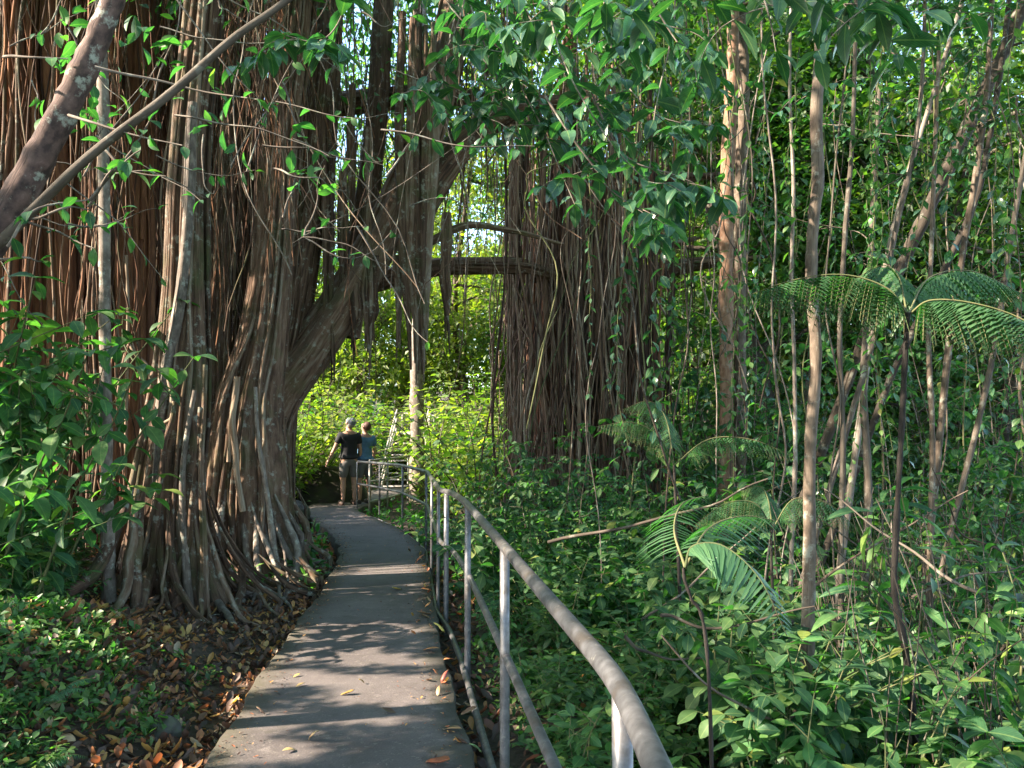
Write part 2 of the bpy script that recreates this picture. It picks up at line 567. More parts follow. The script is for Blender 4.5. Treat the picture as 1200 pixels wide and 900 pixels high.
# ------------------------------------------------------------------ leaf templates
def leaf_tpl(n=4, w=.42, fold=.25, droop=.5, a=.85, petiole=.12, heart=False, wave=0.0):
    V, UV = [], []
    y = z = 0.0
    st = [(0, 0)] + [(petiole + (1 - petiole) * i / n, i / n) for i in range(n + 1)]
    prev = 0
    for i, (s, t) in enumerate(st):
        ang = -droop * s
        ds = s - prev
        y += ds * math.cos(ang)
        z += ds * math.sin(ang)
        prev = s
        if i == 0:
            hw = .012
        else:
            hw = w / 2 * (math.sin(PI * min(max(t, .06), .985) ** a) ** .8 if not heart else
                          (1 - t) ** .62 * (0.75 + .9 * t) * (1 if t > 0 else .95))
            hw = max(hw, .012)
        wz = wave * math.sin(i * 2.1)
        V += [(-hw, y - (.08 if heart and i == 1 else 0), z + fold * hw * 2 * .5 + wz), (0, y, z), (hw, y - (.08 if heart and i == 1 else 0), z + fold * hw * 2 * .5 - wz)]
        UV += [(.5 - .5 * hw / (w / 2), t), (.5, t), (.5 + .5 * hw / (w / 2), t)]
    Q = []
    for i in range(len(st) - 1):
        for j in (0, 1):
            k = i * 3 + j
            Q.append((k, k + 1, k + 4, k + 3))
    return np.array(V), np.array(Q), np.array(UV)


LT = {
    'ell': leaf_tpl(5, .47, .30, .7, .85),
    'ellflat': leaf_tpl(4, .46, .18, .35, .9),
    'broad': leaf_tpl(5, .58, .2, .5, .85),
    'narrow': leaf_tpl(5, .37, .30, .6, .85),
    'obov': leaf_tpl(5, .42, .25, .5, 1.25),
    'lance': leaf_tpl(5, .24, .35, .9, .8),
    'heart': leaf_tpl(5, .62, .25, .7, .8, .28, True),
    'small': leaf_tpl(2, .50, .30, .4, .85, .10),
    'kite': leaf_tpl(1, .50, .30, .3, .9, .45),
    'pinna': leaf_tpl(3, .17, .15, .5, .55, .02),
    'curl': leaf_tpl(5, .42, .9, -1.3, .85, .1, wave=.03),
    'curl2': leaf_tpl(5, .36, -.7, 1.2, .9, .12, wave=.04),
    'dry': leaf_tpl(4, .45, .5, -.5, .85, .08, wave=.02),
}
LT['kite'] = (np.array([(0, 0, 0), (.24, .45, .07), (0, 1, -.1), (-.24, .45, .07)], float), np.array([(0, 1, 2, 3)]), np.array([(.5, 0), (1, .45), (.5, 1), (0, .45)], float))
K2 = np.array([(0, 0, 0), (.25, .42, .06), (0, .5, -.02), (0, 1, -.16), (-.25, .42, .06)], float)
LT['kite2'] = (K2, np.array([(0, 1, 3, 2), (0, 2, 3, 4)]), np.array([(.5, 0), (1, .45), (.5, .5), (.5, 1), (0, .45)], float))
UP = np.array([0, 0, 1.0])


def rdir(n, up=0.0, spread=1.0):
    d = RS.normal(0, 1, (n, 3)) * spread
    d[:, 2] += up
    return norm(d)


def rnorm(n, j=.35):
    return norm(np.array([0, 0, 1.0]) + RS.normal(0, j, (n, 3)))


def lit_gap(c, spots, grow=0.0):
    """drop the leaf clumps standing between the sun and the given gaps in the canopy"""
    keep = np.ones(len(c), bool)
    for (x, y, rx, ry) in spots:
        q = c[:, :2] - TO_SUN[:2] / TO_SUN[2] * c[:, 2:3]
        keep &= ((q[:, 0] - x) / (rx + grow)) ** 2 + ((q[:, 1] - y) / (ry + grow)) ** 2 > 1
    return keep


GAPS = []


def gap(px, py, rx, ry, Y=None):
    if Y is None:
        d = P(px, py, 1.0) - EYE
        p = EYE + d * (-EYE[2] / d[2])
    else:
        p = P(px, py, Y)
    q = p[:2] - TO_SUN[:2] / TO_SUN[2] * p[2]
    GAPS.append((q[0], q[1], rx * 1.2, ry * 1.25))


for g_ in ((330, 792, .30, .10), (400, 768, .42, .06), (465, 775, .45, .07), (385, 796, .28, .08), (490, 798, .35, .10), (480, 818, .42, .09), (440, 808, .3, .05), (405, 843, .28, .04), (350, 731, .2, .05), (410, 731, .35, .06), (465, 737, .4, .07),
           (432, 694, .7, .07), (380, 681, .35, .05), (490, 700, .3, .06), (440, 672, .5, .04), (490, 650, .4, .06), (440, 624, .6, .06), (430, 605, .8, .05), (310, 840, .2, .04)):
    gap(*g_)
for g_ in ((345, 692, .28, .12), (300, 755, .8, .4), (90, 350, .5, .6, 9.0), (210, 330, .5, .6, 7.9), (285, 430, .6, .7, 9.2), (270, 800, .3, .15), (335, 700, .2, .1), (60, 722, .3, .12, 4.2), (150, 790, .2, .1, 3.9), (20, 745, .25, .1, 4.0), (148, 400, .9, .8, 8.8), (278, 500, .8, .7, 9.0), (328, 360, .8, .8, 10.6), (175, 300, .5, .5, 8.0), (70, 260, .5, .4, 9.0), (110, 330, .5, .5, 9.2), (90, 450, .4, .5, 9.2), (60, 520, .5, .4, 9.2), (30, 330, .4, .5, 9.0), (110, 200, .5, .4, 9.2), (220, 380, .35, .4, 7.8), (300, 420, .35, .4, 9.2), (260, 250, .5, .5, 9.5), (215, 600, .5, .4, 8.0), (150, 520, .3, .4, 9.3), (195, 640, .3, .3, 8.2), (290, 620, .3, .3, 9.4),
           (195, 470, .4, .4, 7.6), (140, 110, .5, .5, 9.6), (20, 140, .4, .4, 9.0), (856, 110, .6, .7, 12), (850, 330, .6, .6, 12), (852, 220, .5, .5, 12), (850, 450, .5, .5, 12), (692, 755, .06, .05, 2.0), (735, 850, .07, .05, 1.6), (600, 705, .1, .06, 3.6), (640, 690, .5, .2, 7.5), (1060, 700, .3, .25, 5.5), (790, 610, .3, .2, 4.5), (900, 650, .3, .2, 6.5),
           (80, 130, .3, .2, 3.9), (720, 150, .4, .3, 4.4), (660, 60, .4, .3, 4.8), (1110, 370, .4, .3, 4.4), (960, 470, .2, .3, 5.2), (870, 700, .15, .1, 3.7), (1120, 250, .5, .5, 8.5), (1040, 300, .4, .4, 7.5), (500, 250, .5, .5, 11)):
    gap(*g_)

for q in range(60):      # stray flecks of sun through the rest of the canopy
    Y_ = RS.uniform(3, 11)
    x_ = RS.uniform(.02 * Y_, .7 * Y_) if q % 3 else RS.uniform(-.66 * Y_, -.3 * Y_ - .6)
    GAPS.append((x_, Y_, RS.uniform(.08, .35), RS.uniform(.05, .22)))

for q in range(16):      # openings that let the sun rake the banyan's trunks
    gap(RS.uniform(10, 340), RS.uniform(120, 560), RS.uniform(.35, .7), RS.uniform(.35, .7), RS.uniform(8, 9.6))
# ------------------------------------------------------------------ the setting
def grid_sheet(xs, ys, fn):
    X, Y = np.meshgrid(xs, ys)
    Z = fn(X, Y)
    b = Buf()
    nx, ny = len(xs), len(ys)
    i = (np.arange(ny - 1)[:, None] * nx + np.arange(nx - 1)[None]).ravel()
    b.add(np.stack([X, Y, Z], -1).reshape(-1, 3), np.stack([i, i + 1, i + nx + 1, i + nx], -1), np.stack([X, Y], -1).reshape(-1, 2), .5)
    return b


gr = grid_sheet(axis(-700, 700, -9, 9, .14), axis(-300, 900, -2, 24, .14), H)
tag(link('ground', gr.mesh('ground', M['ground'])), kind='structure')

ys = np.arange(-4, 21.21, .1)
L_, R_ = np.interp(ys, PY, PL), np.interp(ys, PY, PR)
k5 = np.ones(9) / 9
Lp = np.convolve(np.pad(L_, 4, mode='edge'), k5, 'valid')
Rp = np.convolve(np.pad(R_, 4, mode='edge'), k5, 'valid')
pb = Buf()
us = np.concatenate([[0, 0], np.linspace(0, 1, 9), [1, 1]])
X = Lp[:, None] + (Rp - Lp)[:, None] * us[None]
X += np.convolve(RS.normal(0, .022, len(ys) + 2), (.3, .4, .3), 'valid')[:, None] * np.where(us < .5, 1, -.8)[None] * (np.abs(us - .5) > .4)[None]
X += (np.sin(ys * 7)[:, None] * .006 + np.sin(ys * 17 + 2)[:, None] * .004) * np.where(us < .5, 1, -1)[None]
Z = np.zeros_like(X)
Z[:, 0] = Z[:, -1] = -.34
Z[:, 1] = Z[:, -2] = -.015
X[:, 1] -= .0
X[:, 2] += .012
X[:, -3] -= .012
nx = len(us)
i = (np.arange(len(ys) - 1)[:, None] * nx + np.arange(nx - 1)[None]).ravel()
pb.add(np.stack([X, np.repeat(ys[:, None], nx, 1), Z], -1).reshape(-1, 3), np.stack([i, i + 1, i + nx + 1, i + nx], -1),
       np.stack([np.repeat(us[None], len(ys), 0), np.repeat(ys[:, None], nx, 1)], -1).reshape(-1, 2), .5)
po = link('path', pb.mesh('path', M['path'], smooth=False))
tag(po, kind='structure')

# ------------------------------------------------------------------ railing
RAIL = np.array([(.232, -1.5), (.236, 1.6), (.230, 1.82), (-.03, 3.72), (-.345, 5.95), (-.50, 6.85), (-.66, 7.45), (-1.16, 11.2), (-1.82, 13.5), (-2.42, 14.9), (-3.07, 16.05)])
RT = np.array([1.05, 1.05, 1.05, 1.05, 1.05, 1.04, 1.02, .98, .955, .93, .915])


def rail_x(y):
    return np.interp(y, RAIL[:, 1], RAIL[:, 0])


rt = thing('pipe_railing', 'weathered grey metal pipe railing running along the right edge of the path', 'railing', (.26, 1.8, 0))
fine = np.arange(-1.5, 16.05, .12)


def rail_curve(z_of):
    x = rail_x(fine)
    x = np.convolve(np.pad(x, 1, mode='edge'), np.ones(3) / 3, 'valid')
    return np.stack([x, fine, z_of(fine)], -1)


zt = lambda y: np.interp(y, RAIL[:, 1], RT)
part('top_rail', Buf().tube(rail_curve(zt) + wob(len(fine), .004), .0245, 14, .4, cap=True), M['steel'], rt)
part('middle_rail', Buf().tube(rail_curve(lambda y: zt(y) * .535) + wob(len(fine), .006), .020, 12, .5, cap=True), M['steel'], rt)
part('bottom_rail', Buf().tube(rail_curve(lambda y: 0 * y - .08) + wob(len(fine), .006) + np.array([-.02, 0, 0]), .022, 12, .6, cap=True), M['steel'], rt)
for py_ in (-.6, 1.74, 3.74, 5.68, 7.12, 7.72, 9.5, 11.3, 13.45, 14.9, 16.0):
    x = float(rail_x(py_))
    r_ = .0225 if py_ < 7.3 else .018
    b = Buf().tube([(x + .005, py_, -.75), (x, py_, -.1), (x, py_, .5), (x, py_, float(zt(py_)) - .012)], r_, 12, cap=True)
    part('post', b, M['steel'], rt)

# second run of railing closing the bend behind the two visitors
r2 = thing('bend_railing', 'pale pipe railing beyond the two visitors where the path turns to the stairs', 'railing', (-2.35, 17.6, 0))
c2 = smooth_curve([(-2.86, 16.35, 0), (-2.62, 17.3, 0), (-2.42, 18.8, 0), (-2.32, 20.9, 0)], 20)
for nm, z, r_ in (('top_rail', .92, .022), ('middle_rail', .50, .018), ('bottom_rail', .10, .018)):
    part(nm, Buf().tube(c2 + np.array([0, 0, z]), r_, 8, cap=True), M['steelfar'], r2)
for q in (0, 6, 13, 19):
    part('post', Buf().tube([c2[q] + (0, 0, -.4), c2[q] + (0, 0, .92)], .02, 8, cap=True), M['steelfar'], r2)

# ------------------------------------------------------------------ staircase
SY, SX = 21.3, -2.95
st = thing('metal_staircase', 'pale metal staircase with open steps climbing away behind the two visitors', 'staircase', (SX, SY, 0))
NS, RISE, RUN, HW = 10, .155, .27, .47
for k in range(NS):
    y0, z0 = SY + k * RUN, (k + 1) * RISE - .1
    part('step', Buf().box((SX - HW + .03, y0, z0 - .035), (SX + HW - .03, y0 + RUN * .8, z0)), M['stair'], st, smooth=False)
yl, zl = SY + NS * RUN, NS * RISE - .1
part('landing', Buf().box((SX - HW, yl + .02, zl - .1), (SX + HW + .3, yl + 1.6, zl - .006)), M['stair'], st, smooth=False)
for s in (-1, 1):
    x = SX + s * HW
    b = Buf()
    p0, p1 = np.array([x, SY - .1, -.2]), np.array([x, yl, zl - .1])
    dv = np.array([0, 0, .2])
    q = np.array([p0 - (.02, 0, 0), p0 + (.02, 0, 0), p1 + (.02, 0, 0), p1 - (.02, 0, 0)])
    b.add(np.vstack([q, q + dv]), [[0, 3, 2, 1], [4, 5, 6, 7], [0, 1, 5, 4], [1, 2, 6, 5], [2, 3, 7, 6], [3, 0, 4, 7]])
    part('stringer', b, M['stair'], st, smooth=False)
    for zz, nm in ((.56, 'handrail'), (.3, 'middle_rail')):
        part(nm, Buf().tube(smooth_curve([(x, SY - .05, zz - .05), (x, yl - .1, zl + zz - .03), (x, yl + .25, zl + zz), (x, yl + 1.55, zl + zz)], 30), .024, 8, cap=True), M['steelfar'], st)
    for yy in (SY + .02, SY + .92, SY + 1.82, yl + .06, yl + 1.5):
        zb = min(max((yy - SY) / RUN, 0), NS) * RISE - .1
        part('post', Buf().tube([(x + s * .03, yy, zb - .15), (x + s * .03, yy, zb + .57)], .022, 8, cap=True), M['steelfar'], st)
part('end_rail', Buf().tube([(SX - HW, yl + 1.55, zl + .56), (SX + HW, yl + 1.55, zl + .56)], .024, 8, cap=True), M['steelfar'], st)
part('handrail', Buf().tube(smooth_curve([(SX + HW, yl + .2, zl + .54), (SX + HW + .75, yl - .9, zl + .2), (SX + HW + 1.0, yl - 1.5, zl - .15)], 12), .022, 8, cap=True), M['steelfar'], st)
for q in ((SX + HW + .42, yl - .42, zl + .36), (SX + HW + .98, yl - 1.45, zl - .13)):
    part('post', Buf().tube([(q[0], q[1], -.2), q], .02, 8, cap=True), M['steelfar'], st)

# ------------------------------------------------------------------ people
def skin_mesh(name, joints, edges, root, mat, sub=2):
    ks = list(joints)
    me = bpy.data.meshes.new(name)
    me.from_pydata([joints[k][0] for k in ks], [(ks.index(a), ks.index(b)) for a, b in edges], [])
    o = bpy.data.objects.new(name, me)
    COL.objects.link(o)
    md = o.modifiers.new('skin', 'SKIN')
    md.use_smooth_shade = True
    for i, k in enumerate(ks):
        r = joints[k][1]
        me.skin_vertices[0].data[i].radius = (r, r) if np.isscalar(r) else r
        me.skin_vertices[0].data[i].use_root = (k == root)
    s2 = o.modifiers.new('sub', 'SUBSURF')
    s2.levels = sub
    s2.render_levels = sub
    dg = bpy.context.evaluated_depsgraph_get()
    res = bpy.data.meshes.new_from_object(o.evaluated_get(dg))
    bpy.data.objects.remove(o)
    res.materials.clear()
    res.materials.append(mat)
    for p in res.polygons:
        p.use_smooth = True
    return res


def ellipsoid(c, r, k=14, n=10, rot=None, zmin=-1.0, zmax=1.0):
    zz = np.linspace(zmin, zmax, n)
    th = np.linspace(0, 2 * PI, k, endpoint=False)
    rr = np.sqrt(np.maximum(1 - zz ** 2, 1e-6))
    V = np.stack([rr[:, None] * np.cos(th), rr[:, None] * np.sin(th), np.repeat(zz[:, None], k, 1)], -1).reshape(-1, 3) * np.asarray(r)
    if rot is not None:
        V = V @ np.asarray(rot).T
    V = V + np.asarray(c)
    i = np.arange(n - 1)[:, None] * k
    j = np.arange(k)[None]
    Q = np.stack([i + j, i + (j + 1) % k, i + k + (j + 1) % k, i + k + j], -1).reshape(-1, 4)
    return Buf().add(V, Q)


def make_person(label, loc, rz, ht, mats, look_yaw, look_up, larm, rarm, hat, stance=.04):
    """figure facing local +Y; larm / rarm = (out, forward, elbow bend)"""
    s = ht / 1.75
    t = thing('person', label, 'person', loc, rz, None, s)
    J, E = {}, []

    def j(k, p, r, par=None):
        J[k] = (tuple(p), r)
        if par:
            E.append((par, k))
    j('pel', (0, 0, .95), (.155, .115))
    j('waist', (0, 0, 1.10), (.145, .105), 'pel')
    j('chest', (0, -.01, 1.30), (.165, .115), 'waist')
    j('upch', (0, -.02, 1.41), (.13, .09), 'chest')
    j('neck', (0, -.01, 1.50), .056, 'upch')
    cy, sy = math.cos(look_yaw), math.sin(look_yaw)
    cu, su = math.cos(look_up), math.sin(look_up)
    fw = np.array([sy * cu, cy * cu, su])
    hu = np.array([-sy * su, -cy * su, cu])
    ctr = np.array([0, .0, 1.645]) - .035 * su * np.array([sy, cy, 0])
    j('hd0', ctr - hu * .065 + fw * .01, .066, 'neck')
    j('hd1', ctr + hu * .01, (.080, .092), 'hd0')
    j('hd2', ctr + hu * .07 - fw * .01, .062, 'hd1')
    j('nose', ctr + fw * .112 - hu * .005, .014, 'hd1')
    hr = np.cross(fw, hu)
    for sd, nm in ((-1, 'L'), (1, 'R')):
        j('hip' + nm, (sd * .095, 0, .88), .098, 'pel')
        j('th' + nm, (sd * (.10 + stance * .2), .01, .70), .086, 'hip' + nm)
        j('kn' + nm, (sd * (.10 + stance * .35), .015, .49), .058, 'th' + nm)
        j('cf' + nm, (sd * (.10 + stance * .42), -.01, .36), .056, 'kn' + nm)
        j('an' + nm, (sd * (.10 + stance * .5), -.02, .09), .036, 'cf' + nm)
        j('ft' + nm, (sd * (.115 + stance * .5), .06, .045), .036, 'an' + nm)
        j('toe' + nm, (sd * (.125 + stance * .5), .15, .033), .030, 'ft' + nm)
        ao, af, eb = larm if sd < 0 else rarm
        sh = np.array([sd * .185, -.02, 1.40])
        ua = norm(np.array([sd * ao, af, -1.0]))
        el = sh + ua * .29
        fa = norm(ua + np.array([0, eb, eb * .15]))
        wr = el + fa * .25
        j('sh' + nm, sh, .058, 'upch')
        j('ua' + nm, sh + ua * .13, .050, 'sh' + nm)
        j('el' + nm, el, .040, 'ua' + nm)
        j('fa' + nm, el + fa * .09, .038, 'el' + nm)
        j('wr' + nm, wr, .025, 'fa' + nm)
        j('pa' + nm, wr + fa * .06, (.034, .020), 'wr' + nm)
        side = norm(np.cross(fa, np.array([sd, 0, 0.0])))
        for q, ln in enumerate((.070, .080, .075, .058)):
            b0 = wr + fa * .095 + side * (.030 - .020 * q)
            j('f%d%s' % (q, nm), b0 + fa * ln * .4, .0085, 'pa' + nm)
            j('g%d%s' % (q, nm), b0 + fa * ln * .85 + np.array([-sd * .018, 0, 0]), .0075, 'f%d%s' % (q, nm))
        j('t0' + nm, wr + fa * .045 + side * .042, .010, 'pa' + nm)
        j('t1' + nm, wr + fa * .085 + side * .058, .008, 't0' + nm)
    link('body', skin_mesh('body', J, E, 'pel', mats['skin']), t)
    # clothes: shells over the same skeleton
    SJ = {k: J[k] for k in ('pel', 'waist', 'chest', 'upch', 'shL', 'uaL', 'shR', 'uaR')}
    SJ = {k: (v[0], tuple(np.array(v[1]) * 1.17 + .006) if not np.isscalar(v[1]) else v[1] * 1.30 + .006) for k, v in SJ.items()}
    SJ['hem'] = ((0, 0, .90), (.185, .15))
    SE = [('hem', 'pel'), ('pel', 'waist'), ('waist', 'chest'), ('chest', 'upch')]
    for nm in 'LR':
        a, b = np.array(J['ua' + nm][0]), np.array(J['el' + nm][0])
        SJ['sl' + nm] = (tuple(a + (b - a) * .35), .066)
        SE += [('upch', 'sh' + nm), ('sh' + nm, 'ua' + nm), ('ua' + nm, 'sl' + nm)]
    link('shirt', skin_mesh('shirt', SJ, SE, 'waist', mats['shirt']), t)
    HJ = {'top': ((0, 0, .99), (.165, .125)), 'pel': ((0, 0, .91), (.175, .135))}
    HE = [('top', 'pel')]
    for nm in 'LR':
        for k in ('hip', 'th'):
            HJ[k + nm] = (J[k + nm][0], J[k + nm][1] * 1.18 + .008)
        a, b = np.array(J['th' + nm][0]), np.array(J['kn' + nm][0])
        HJ['cuff' + nm] = (tuple(a + (b - a) * .9), .088)
        HE += [('pel', 'hip' + nm), ('hip' + nm, 'th' + nm), ('th' + nm, 'cuff' + nm)]
    link('shorts', skin_mesh('shorts', HJ, HE, 'pel', mats['shorts']), t)
    R3 = np.stack([hr, fw, hu], 1)
    if hat == 'cap':
        b = ellipsoid(ctr + hu * .035 - fw * .012, (.094, .112, .085), rot=R3, zmin=-.15)
        link('cap', b.mesh('cap', mats['hat']), t)
        b = ellipsoid(ctr - hu * .01 - fw * .03, (.090, .088, .075), rot=R3, zmin=-.6, zmax=.4)
        link('hair', b.mesh('hair', mats['hair']), t)
    else:
        b = ellipsoid(ctr + hu * .025 - fw * .026, (.094, .100, .105), rot=R3, zmin=-.75)
        link('hair', b.mesh('hair', mats['hair']), t)
    for sd in (-1, 1):
        b = ellipsoid(ctr + fw * .086 + hr * sd * .033 + hu * .02, (.012, .012, .010), 8, 6)
        link('eye', b.mesh('eye', mats['eye']), t)
        b = ellipsoid(ctr + hr * sd * .090 - fw * .005, (.012, .020, .034), 8, 6, R3)
        link('ear', b.mesh('ear', mats['skin']), t)
        fx = sd * (.115 + stance * .5)
        b = ellipsoid((fx, .055, .035), (.056, .145, .062), 12, 8, zmin=-.55, zmax=.9)
        link('shoe', b.mesh('shoe', mats['shoe']), t)
    b = ellipsoid(ctr + fw * .088 - hu * .052, (.024, .008, .007), 8, 6, R3)
    link('mouth', b.mesh('mouth', mats['lip']), t)
    return t


sk = plain_mat('skin_tone', (.42, .24, .17), rough=.55, var=.08)
common = dict(skin=sk, eye=plain_mat('eye_white', (.5, .48, .46), .3), lip=plain_mat('lips', (.33, .13, .11)), )
m1 = dict(common, shirt=plain_mat('black_cotton', (.014, .014, .017), .9), shorts=plain_mat('grey_cotton', (.14, .13, .125), .9),
          hat=plain_mat('pale_grey_cap', (.17, .185, .225), .8), hair=plain_mat('grey_hair', (.30, .28, .26), .7), shoe=plain_mat('brown_shoe', (.10, .06, .045), .7))
m2 = dict(common, shirt=plain_mat('blue_cotton', (.075, .16, .27), .9, var=.35, scale=9), shorts=plain_mat('dark_grey_cotton', (.12, .12, .125), .9),
          hat=plain_mat('auburn_cap', (.1, .05, .04)), hair=plain_mat('auburn_hair', (.085, .035, .022), .6), shoe=plain_mat('dark_shoe', (.05, .04, .04), .7))
make_person('man in a black T-shirt, grey shorts and pale cap looking up into the canopy', (-3.36, 16.75, 0.0), .55, 1.78, m1, -.55, .55, (.42, .12, .12), (.18, .05, .25), 'cap')
make_person('person in a blue shirt with auburn hair looking up beside the man in black', (-3.09, 17.05, 0.0), .75, 1.70, m2, -.45, .5, (.16, .1, .3), (.30, .15, .5), 'hair')


# ------------------------------------------------------------------ stones and mound
def blob(c, r, amp, seed, n=28, k=40):
    rs = np.random.default_rng(seed)
    b = ellipsoid((0, 0, 0), (1, 1, 1), k, n)
    V = b.V[0]
    d = np.zeros(len(V))
    for f in (1.5, 2.5, 4, 7, 11):
        a = rs.normal(0, 1, (3,)) * f
        a2 = rs.normal(0, 1, (3,)) * f
        d += np.sin(V @ a + rs.random() * 6) * np.cos(V @ a2 + rs.random() * 6) / f ** .8
    V = V * (1 + amp * d[:, None]) * np.asarray(r) + np.asarray(c)
    b.V[0] = V
    b.UV[0] = V[:, :2]
    return b


def lonely(name, buf, mat, label, cat, loc, group=None, kind=None, smooth=True):
    me = buf.mesh(name, mat, smooth)
    me.transform(Matrix.Translation(-Vector(loc)))
    o = link(name, me, None, loc)
    return tag(o, label, cat, group, kind)


p = P(347, 592, 14.3)
lonely('boulder', blob((p[0], 14.3, .05), (.25, .25, .26), .22, 3), M['stone'], 'small rounded grey boulder at the foot of the banyan near the path bend', 'boulder', (p[0], 14.3, 0))
p = P(376, 580, 17.6)
lonely('mossy_mound', blob((p[0], 17.9, .02), (.95, .8, .68), .16, 5), M['mound'], 'low dark mossy mound left of the two visitors', 'mound', (p[0], 17.9, 0))
p = P(185, 765, 4.6)
lonely('boulder', blob((p[0], 4.7, float(H(p[0], 4.7)) + .02), (.11, .11, .08), .2, 8), M['stone'], 'mossy grey boulder poking out of the leafy bank left of the path', 'boulder', (p[0], 4.7, 0))
# ------------------------------------------------------------------ banyans
def column(px, Ys, widths, k=64, n=56, amp=.18, base_z=None, strands=14, strand_r=.016, flare=1.0, seed=0, bend=.03):
    """fluted trunk column through photo pixels (px list of (x,y)), at distance Ys; widths in px"""
    rs = np.random.default_rng(seed)
    pts = np.array([P(x, y, Y) for (x, y), Y in zip(px, np.broadcast_to(Ys, (len(px),)))])
    rad = np.array([wd / 2 / F * Y for wd, Y in zip(widths, np.broadcast_to(Ys, (len(px),)))])
    if base_z is None:
        base_z = float(H(pts[0][0], pts[0][1])) - .15
    pts[0][2] = min(pts[0][2], base_z)
    c, r = smooth_curve(pts, n, rad)
    c = c + wob(n, bend, 3) * np.linspace(0, 1, n)[:, None]
    th = np.linspace(0, 2 * PI, k, endpoint=False)[None]
    h = np.linspace(0, 1, n)[:, None]
    fl = np.ones((n, k))
    for f in (3, 5, 8, 13):
        fl += amp * rs.normal(0, .8) / math.sqrt(f / 3) * np.sin(f * th + rs.random() * 6 + 2.5 * np.sin(h * rs.uniform(1, 4) + rs.random() * 6))
    for f in (17, 25):
        fl += amp * .22 * rs.normal(0, 1) * np.sin(f * th + rs.random() * 6 + 3 * np.sin(h * rs.uniform(2, 6) + rs.random() * 6))
    fl += rs.normal(0, amp * .16, (1, k)) + rs.normal(0, amp * .06, (n, k))
    zz = np.clip((c[:, 2:3] - c[0, 2]) / 1.1, 0, 1)
    fl *= 1 + flare * (1 - zz) ** 2.2 * (.55 + .45 * np.sin(6 * th + rs.random() * 6))
    b = Buf().tube(c, r, k, rs.random() * .6 + .2, np.maximum(fl, .35))
    # roots fused to the surface
    for q in range(strands):
        a = rs.random() * 2 * PI
        i0, i1 = (0, n) if rs.random() < .55 else sorted(rs.choice(n, 2, replace=False))
        if i1 - i0 < 8:
            i0, i1 = 0, n
        idx = np.arange(i0, i1)
        aa = a + np.cumsum(rs.normal(0, .05, len(idx)))
        kk = (np.round(aa / (2 * PI) * k).astype(int)) % k
        rr = r[idx] * np.maximum(fl[idx, kk], .35) * rs.uniform(.97, 1.12)
        off = np.stack([-np.sin(aa - 0) * 0 + np.cos(aa), np.sin(aa), 0 * aa], -1)
        pp = c[idx] + off * rr[:, None]
        pp = np.stack([np.convolve(np.pad(pp[:, m], 2, mode='edge'), np.ones(5) / 5, 'valid') for m in range(3)], -1)
        sr = strand_r * rs.lognormal(0, .5)
        b.tube(pp, sr * (1 + .6 * (1 - np.clip((pp[:, 2] - c[0, 2]) / 1.5, 0, 1))), 6, rs.random())
    return b


def hang(b, top, bot_z, r, sway=.05, n=14, k=5, rnd=None, drift=None, taper=.6):
    top = np.asarray(top, float)
    t = np.linspace(0, 1, n)[:, None]
    end = np.array([top[0], top[1], bot_z]) + (np.zeros(3) if drift is None else drift)
    pts = top + (end - top) * t + wob(n, sway, 3) * np.array([1, 1, .1]) * np.minimum(1, t * 3)
    b.tube(pts, r * (1 - (1 - taper) * t[:, 0]), k, rnd)


def cloud(b, centers, sig, n, size, tpl='kite2', up=-.15, flat=.6, nj=.45):
    """n leaves around every centre"""
    c = np.repeat(np.asarray(centers, float), n, 0)
    s = np.repeat(np.broadcast_to(sig, (len(centers),)), n)
    off = RS.normal(0, 1, (len(c), 3)) * np.array([1, 1, flat]) * s[:, None] * .6
    d = norm(RS.normal(0, 1, (len(c), 3)) * .7 + off / (s[:, None] + 1e-6) * .9 + np.array([0, 0, up]))
    b.leaves(LT[tpl], c + off, d, rnorm(len(c), nj), size * RS.uniform(.6, 1.3, len(c)))


BY = thing('banyan_tree', 'huge banyan left of the path with fused trunks, a leaning limb and hanging aerial roots', 'tree', (-4.2, 10, float(H(-4.2, 10))))
cols = [
    # pixels bottom -> top, distance, widths
    ([(196, 700), (200, 600), (213, 460), (219, 320), (223, 150), (232, 0), (240, -160)], 8.0, [96, 78, 58, 42, 36, 34, 32], 30, 1),
    ([(286, 650), (288, 560), (290, 480), (306, 400), (318, 300), (328, 150), (346, 0), (350, -160)], 9.6, [92, 78, 62, 46, 40, 36, 34, 32], 26, 2),
    ([(60, 690), (62, 500), (66, 300), (72, 100), (76, -160)], 9.3, [74, 62, 54, 48, 44], 26, 3),
    ([(108, 690), (106, 500), (108, 300), (112, 100), (116, -160)], 10.2, [58, 50, 46, 40, 40], 22, 4),
    ([(152, 660), (150, 500), (156, 300), (162, 100), (166, -160)], 9.8, [50, 42, 40, 36, 34], 20, 5),
    ([(250, 640), (252, 500), (256, 300), (264, 100), (270, -160)], 11.4, [40, 30, 24, 22, 22], 12, 6),
    ([(312, 615), (318, 500), (345, 330), (366, 200), (382, 60), (386, -160)], 11.2, [60, 50, 44, 40, 36, 32], 24, 7),
    ([(12, 690), (14, 500), (16, 300), (22, 100), (20, -160)], 9.0, [56, 48, 44, 40, 36], 20, 8),
    ([(186, 640), (186, 480), (190, 280), (192, 100), (196, -160)], 11.4, [50, 44, 38, 34, 34], 16, 10),
    ([(292, 620), (294, 450), (290, 250), (296, 60), (300, -160)], 12.0, [40, 34, 30, 28, 28], 12, 11),
]
for i, (px, Y, wd, ns, sd) in enumerate(cols):
    part('trunk', column(px, Y, wd, strands=ns, seed=sd, amp=.17, flare=.6 if i < 3 else .35), M['banyan'] if i in (0, 1, 6, 9, 5) else M['redroot'], BY)
